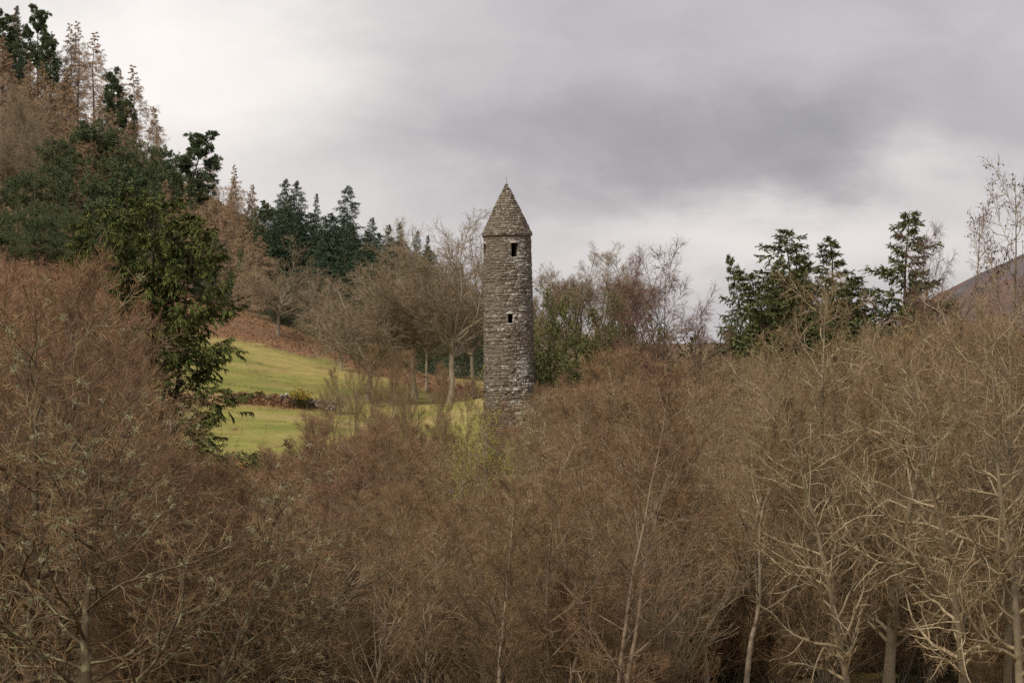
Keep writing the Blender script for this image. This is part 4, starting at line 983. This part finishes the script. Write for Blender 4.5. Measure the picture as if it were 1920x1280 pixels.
for px, top, Y in [(385, 400, 470), (360, 430, 450), (400, 470, 430), (440, 480, 425), (420, 430, 445), (455, 400, 470), (490, 440, 445), (380, 380, 490), (350, 480, 430), (445, 520, 408), (485, 500, 405)]:
    HT.append((at('larch', 'larch_tree', px, top, Y, '', wide=rv.uniform(1.0, 1.3), group='larches between cypress and spruces'), px, 'brown larch', 'brown larches', 'between the cypress and the spruces'))
for px, top, Y in [(395, 480, 425), (430, 500, 420), (470, 520, 420), (370, 500, 430), (500, 540, 420), (540, 540, 415), (590, 560, 415), (300, 420, 450), (340, 440, 445)]:
    HT.append((at('spruce', 'spruce_tree', px, top, Y, '', wide=1.2, group='shaded spruces above the field'), px, 'shaded spruce', 'shaded spruces', 'behind the larches above the field'))
for px, top, Y in [(1010, 560, 400), (1060, 590, 395), (1120, 600, 390), (1180, 615, 380)]:
    HT.append((at('dense_tree', 'bare_tree', px, top, Y, '', wide=0.8, group='bare trees behind the yews'), px, 'bare tree', 'bare trees', 'behind the yews right of the tower'))

for px, top, Y in [(545, 520, 408), (580, 535, 406), (615, 545, 404), (650, 560, 400), (690, 570, 396), (730, 580, 390), (770, 590, 386), (810, 590, 382), (850, 590, 378), (890, 590, 374), (520, 515, 412)]:
    HT.append((at('spruce', 'spruce_tree', px, top, Y, '', wide=1.7, group='spruces at the edge of the wood'), px, 'low-branched spruce', 'low-branched spruces', 'just behind the bare oaks'))
for px, top, Y in [(-10, 440, 408), (30, 445, 410), (70, 440, 406), (110, 450, 410), (150, 445, 407), (190, 455, 409), (240, 460, 408), (-5, 400, 432), (28, 405, 428), (55, 400, 436), (85, 410, 426), (118, 405, 432), (150, 410, 424), (185, 410, 428), (215, 420, 425), (250, 430, 425), (310, 450, 420)]:
    HT.append((at('pine', 'pine_tree', px, top, Y, '', wide=1.1 if Y > 415 else 1.6, var=None if Y > 415 else 1, group='pines above the left birches'), px, 'green pine', 'green pines', 'just above the red-brown birches at left'))
# ------------------------------------------------------------------ cypress, and the thicket in the valley
at('cypress', 'cypress_tree', 282, 376, 150, 'big dark green cypress with drooping yellow-tipped sprays above the red-brown birches', wide=1.12, rot=0.35)

# near named trees
at('coned_alder', 'alder_tree', 1888, 340, 108, 'tallest bare alder at the right edge, hung with dark cones', wide=0.75, rot=0.4)
at('coned_alder', 'alder_tree', 1838, 405, 126, 'bare alder with many cones left of the tallest one', wide=0.65, rot=2.4)
at('tall_alder', 'alder_tree', 1666, 585, 112, 'pale-trunked alder with crooked branches standing below the lone spruce', rot=0.7, wide=1.1)
at('tall_alder', 'alder_tree', 1512, 545, 118, 'straight grey alder below the tallest ragged evergreen', rot=1.9, wide=1.0)
at('tall_alder', 'alder_tree', 1392, 655, 117, 'slim grey alder below the dark rounded evergreen', rot=0.9, wide=0.9)
at('tall_alder', 'alder_tree', 1600, 690, 106, 'alder with several leaning stems left of the pale-trunked alder', rot=3.0, tilt=(0, 0.14), wide=0.8)
at('tall_alder', 'alder_tree', 1810, 640, 106, 'stout alder between the coned alders and the pale-trunked one', rot=4.0, wide=0.9, tilt=(0, 0.05))
at('tall_alder', 'alder_tree', 1915, 600, 104, 'grey alder half cut by the right edge', rot=5.0, wide=0.9, tilt=(0, -0.08))
at('tall_alder', 'alder_tree', 1740, 690, 116, 'alder leaning right between two straight alders', rot=1.0, wide=0.8, tilt=(0, 0.22))
at('white_birch', 'birch_tree', 1322, 815, 112, 'white-stemmed birch at the bottom, left of a matching pair', rot=0.2, wide=0.9)
at('white_birch', 'birch_tree', 1400, 770, 110, 'white-stemmed birch at the bottom, right of a matching pair', rot=2.2, wide=0.9, tilt=(0, 0.05))
at('white_birch', 'birch_tree', 1195, 790, 140, 'white-stemmed birch in the thicket right of the tower', rot=4.2, wide=0.8)
at('lichen_tree', 'lichened_tree', 60, 640, 92, 'lichen-tufted bare tree at the lower left edge', rot=0.3, wide=1.0)
at('lichen_tree', 'lichened_tree', 180, 850, 88, 'low lichen-tufted tree with long sprawling boughs at lower left', rot=2.0, wide=1.3)
at('lichen_tree', 'lichened_tree', 310, 930, 90, 'sprawling lichen-tufted tree leaning right over the thicket', rot=1.0, wide=1.2, tilt=(0, 0.75))
for px, top, Y, t, lab in [(1085, 905, 108, 0.10, 'bare tree with dark diagonal limbs at the bottom, right of the tower'), (985, 965, 106, -0.25, 'bare tree leaning left at the bottom below the tower'), (790, 930, 110, 0.15, 'bare open-branched tree at the bottom, left of the tower'),
                           (640, 905, 104, 0.2, 'bare open-branched tree at the bottom below the wide oak'), (520, 960, 100, -0.12, 'bare open-branched tree at the bottom below the field'), (1210, 880, 112, -0.1, 'bare pale-branched tree at the bottom below the sycamores'), (1280, 930, 108, 0.2, 'bare pale-branched tree leaning right beside the white-stemmed birches')]:
    at('tall_alder', 'bare_tree', px, top, Y, lab, wide=1.25, tilt=(0, t), rot=px * 0.37)
at('lichen_tree', 'lichened_tree', 430, 900, 96, 'lichen-tufted tree with spreading boughs below the cypress', rot=2.9, wide=1.3, tilt=(0, -0.2))
at('lichen_tree', 'lichened_tree', 20, 800, 98, 'lichen-tufted tree cut by the left edge near the bottom', rot=4.2, wide=1.2)
for px, top, Y in [(905, 770, 232), (955, 760, 236), (1000, 735, 234)]:
    HT.append((at('birch', 'birch_tree', px, top, Y, '', wide=0.8, var=1, group='thin birches before the tower'), px, 'thin birch', 'thin birches', 'standing right before the tower base'))
at('budding_willow', 'willow_tree', 930, 768, 178, 'willow in fresh yellow-green leaf at the foot of the tower', wide=1.15, cat='tree')
at('budding_willow', 'willow_tree', 850, 880, 150, 'smaller willow in yellow-green bud below the tower', wide=0.9, cat='tree')
for px, top, Y in [(600, 745, 246), (630, 700, 250), (660, 690, 238), (690, 660, 244), (722, 672, 236), (752, 700, 250), (785, 668, 240), (815, 690, 246), (845, 705, 236), (878, 715, 242), (712, 740, 225), (765, 750, 228)]:
    HT.append((at('birch', 'birch_tree', px, top, Y, '', wide=0.6, var=0 if px % 3 else 1, group='thin birches screening the field'), px, 'thin young birch', 'thin young birches', 'screening the field left of the tower'))
at('grey_shrub', 'shrub', 870, 960, 150, 'pale grey many-stemmed shrub below the budding willows', cat='shrub', wide=1.2)
at('grey_shrub', 'shrub', 950, 1020, 128, 'dark-based many-stemmed shrub at the bottom centre', cat='shrub', wide=1.2)

prof_x = [0, 90, 150, 210, 270, 340, 420, 480, 560, 620, 700, 760, 820, 900, 1000, 1020, 1100, 1200, 1300, 1400, 1500, 1600, 1700, 1800, 1920]
prof_y = [512, 508, 535, 650, 760, 860, 885, 885, 850, 800, 760, 790, 810, 830, 790, 740, 700, 672, 662, 650, 640, 630, 610, 590, 570]
LAND = [(-300, 120, 'at the left edge'), (120, 250, 'left of the cypress'), (250, 345, 'in front of the cypress'), (345, 480, 'right below the cypress'), (480, 620, 'below the field wall'), (620, 760, 'below the wide oak'),
        (760, 880, 'left below the tower'), (880, 1030, 'right below the tower'), (1030, 1130, 'below the broad yew'), (1130, 1240, 'below the sycamores'), (1240, 1370, 'below the leaning forked birch'), (1370, 1480, 'below the dark rounded evergreen'),
        (1480, 1620, 'below the tallest ragged evergreen'), (1620, 1740, 'below the lone spruce'), (1740, 2300, 'below the far hill')]
NTH = ['leftmost', 'second from left', 'third from left', 'fourth from left', 'fifth from left', 'sixth from left', 'seventh from left', 'eighth from left', 'ninth from left', 'tenth from left', 'eleventh from left', 'twelfth from left', 'thirteenth from left', 'fourteenth from left', 'fifteenth from left', 'sixteenth from left', 'seventeenth from left', 'eighteenth from left', 'nineteenth from left']
NUM = ['', 'one', 'two', 'three', 'four', 'five', 'six', 'seven', 'eight', 'nine', 'ten', 'eleven', 'twelve', 'thirteen', 'fourteen', 'fifteen', 'sixteen', 'seventeen', 'eighteen', 'nineteen', 'twenty']
def tell_apart(objs):
    """objs: (object, px, singular phrase, plural phrase, place); objects alike in phrase and place are told apart by their order from left to right"""
    bins = {}
    for o in objs: bins.setdefault((o[2], o[3], o[4]), []).append(o)
    for (one, many, place), lst in bins.items():
        lst.sort(key=lambda o: o[1]); n = len(lst)
        for i, o in enumerate(lst):
            if n == 1: o[0]['label'] = one + ' ' + place
            elif n == 2: o[0]['label'] = ('left', 'right')[i] + ' of two ' + many + ' ' + place
            else: o[0]['label'] = (NTH[i] if i < n - 1 else 'rightmost') + ' of ' + (NUM[n] if n < len(NUM) else 'the') + ' ' + many + ' ' + place
def where(px, y):
    row = 'in front' if y < 126 else ('midway' if y < 168 else 'farther back')
    for a, b, t in LAND:
        if a <= px < b: return row + ' ' + t
def thicket():
    r = random.Random(77)
    placed = []; told = []
    Y = 236.0
    while Y > 94:
        half = Y * 0.2 + 1.5
        x = -half + r.uniform(0, 4)
        gap = 4.2 if Y < 150 else 5.0
        while x < half:
            px = x / Y * FPX + 960
            g = gap * (0.8 if px < 345 else 1.0)
            pt = float(np.interp(px, prof_x, prof_y))
            yy = Y + r.uniform(-3.4, 3.4)
            h = CAMZ - (pt - 640) / FPX * yy - tz(x, yy)
            if 790 < px < 1010 and yy < 182: h = min(h, CAMZ - (890 - 640) / FPX * yy)     # lower in front of the budding willows
            ok = True
            if px < 330 and yy > 142: ok = False          # the cypress and the hill stand there
            if px > 1250 and yy < 116: ok = False         # only the named trees stand in front here
            if ok and h > 2.5: placed.append((x, yy, px, h))
            x += g * r.uniform(0.75, 1.3)
        Y -= 6.6
    def put(kind, name, x, y, px, h, one, many, group, cat='tree', wide=1.0):
        told.append((plant(kind, name, x, y, h, '', cat=cat, group=group, wide=wide), px, one, many, where(px, y)))
    for x, y, px, h in placed:
        u = r.random(); hh = h * r.uniform(0.74, 1.0)
        if px < 345:
            hh = min(h * r.uniform(0.84, 0.97), 20)
            put('red_birch', 'birch_tree', x, y, px, hh, 'bare red-brown birch', 'bare red-brown birches', 'red-brown birches at left', wide=r.uniform(0.9, 1.15))
        elif px < 860:
            if u < 0.62: put('red_birch' if r.random() < 0.5 else 'birch', 'birch_tree', x, y, px, min(hh, 12), 'bare red-brown young birch', 'bare red-brown young birches', 'birches below the field', wide=r.uniform(1.0, 1.35))
            else: put('shrub', 'shrub', x, y, px, min(hh, 8) * 0.9, 'bare brown many-stemmed shrub', 'bare brown many-stemmed shrubs', 'shrubs below the field', 'shrub', r.uniform(1.0, 1.3))
        elif px < 1260:
            if u < 0.7: put('birch' if r.random() < 0.72 else 'red_birch', 'birch_tree', x, y, px, min(hh, 14), 'bare purplish-brown birch', 'bare purplish-brown birches', 'birches below the tower', wide=r.uniform(0.95, 1.25))
            elif u < 0.85: put('alder', 'alder_tree', x, y, px, min(hh, 14), 'bare tan alder', 'bare tan alders', 'alders below the tower', wide=r.uniform(0.85, 1.1))
            else: put('grey_shrub', 'shrub', x, y, px, min(hh, 7), 'bare grey shrub', 'bare grey shrubs', 'grey shrubs below the tower', 'shrub', 1.1)
        else:
            if u < 0.62: put('alder', 'alder_tree', x, y, px, min(hh, 17), 'bare tan-twigged alder', 'bare tan-twigged alders', 'alders of the right-hand wood', wide=r.uniform(0.85, 1.1))
            else: put('birch', 'birch_tree', x, y, px, min(hh, 16) * 0.95, 'bare brown birch', 'bare brown birches', 'birches of the right-hand wood', wide=r.uniform(0.9, 1.15))
    for k in range(64):
        y = r.uniform(100, 134); x = r.uniform(-0.2, 0.2) * y; px = x / y * FPX + 960
        if px > 1230: y = 114 + (y - 100) * 0.6; x = (px - 960) / FPX * y
        if px > 1200 or r.random() < 0.6: put('shrub', 'shrub', x, y, px, r.uniform(4.0, 7.0) * (0.7 if px > 1230 else 1), 'bare tangled shrub', 'bare tangled shrubs', 'tangled shrubs along the bottom', 'shrub', r.uniform(1.1, 1.5))
        else: put('grey_shrub', 'shrub', x, y, px, r.uniform(3.5, 6.0), 'bare grey tangled shrub', 'bare grey tangled shrubs', 'grey tangled shrubs along the bottom', 'shrub', r.uniform(1.1, 1.5))
    for k in range(22):
        y = r.uniform(113, 128); px = r.uniform(1240, 1930); x = (px - 960) / FPX * y
        put('low_shrub', 'shrub', x, y, px, r.uniform(2.6, 4.2), 'bare brown thorny shrub', 'bare brown thorny shrubs', 'brown shrubs at the bottom right', 'shrub', r.uniform(1.2, 1.7))
    for k in range(34):
        y = r.uniform(104, 150); x = r.uniform(-0.19, 0.19) * y
        put('low_shrub', 'shrub', x, y, x / y * FPX + 960, r.uniform(2.0, 3.4), 'low bare shrub', 'low bare shrubs', 'low shrubs under the trees', 'shrub', 1.3)
    tell_apart(told)
    return len(placed)
thicket()
tell_apart(HT)
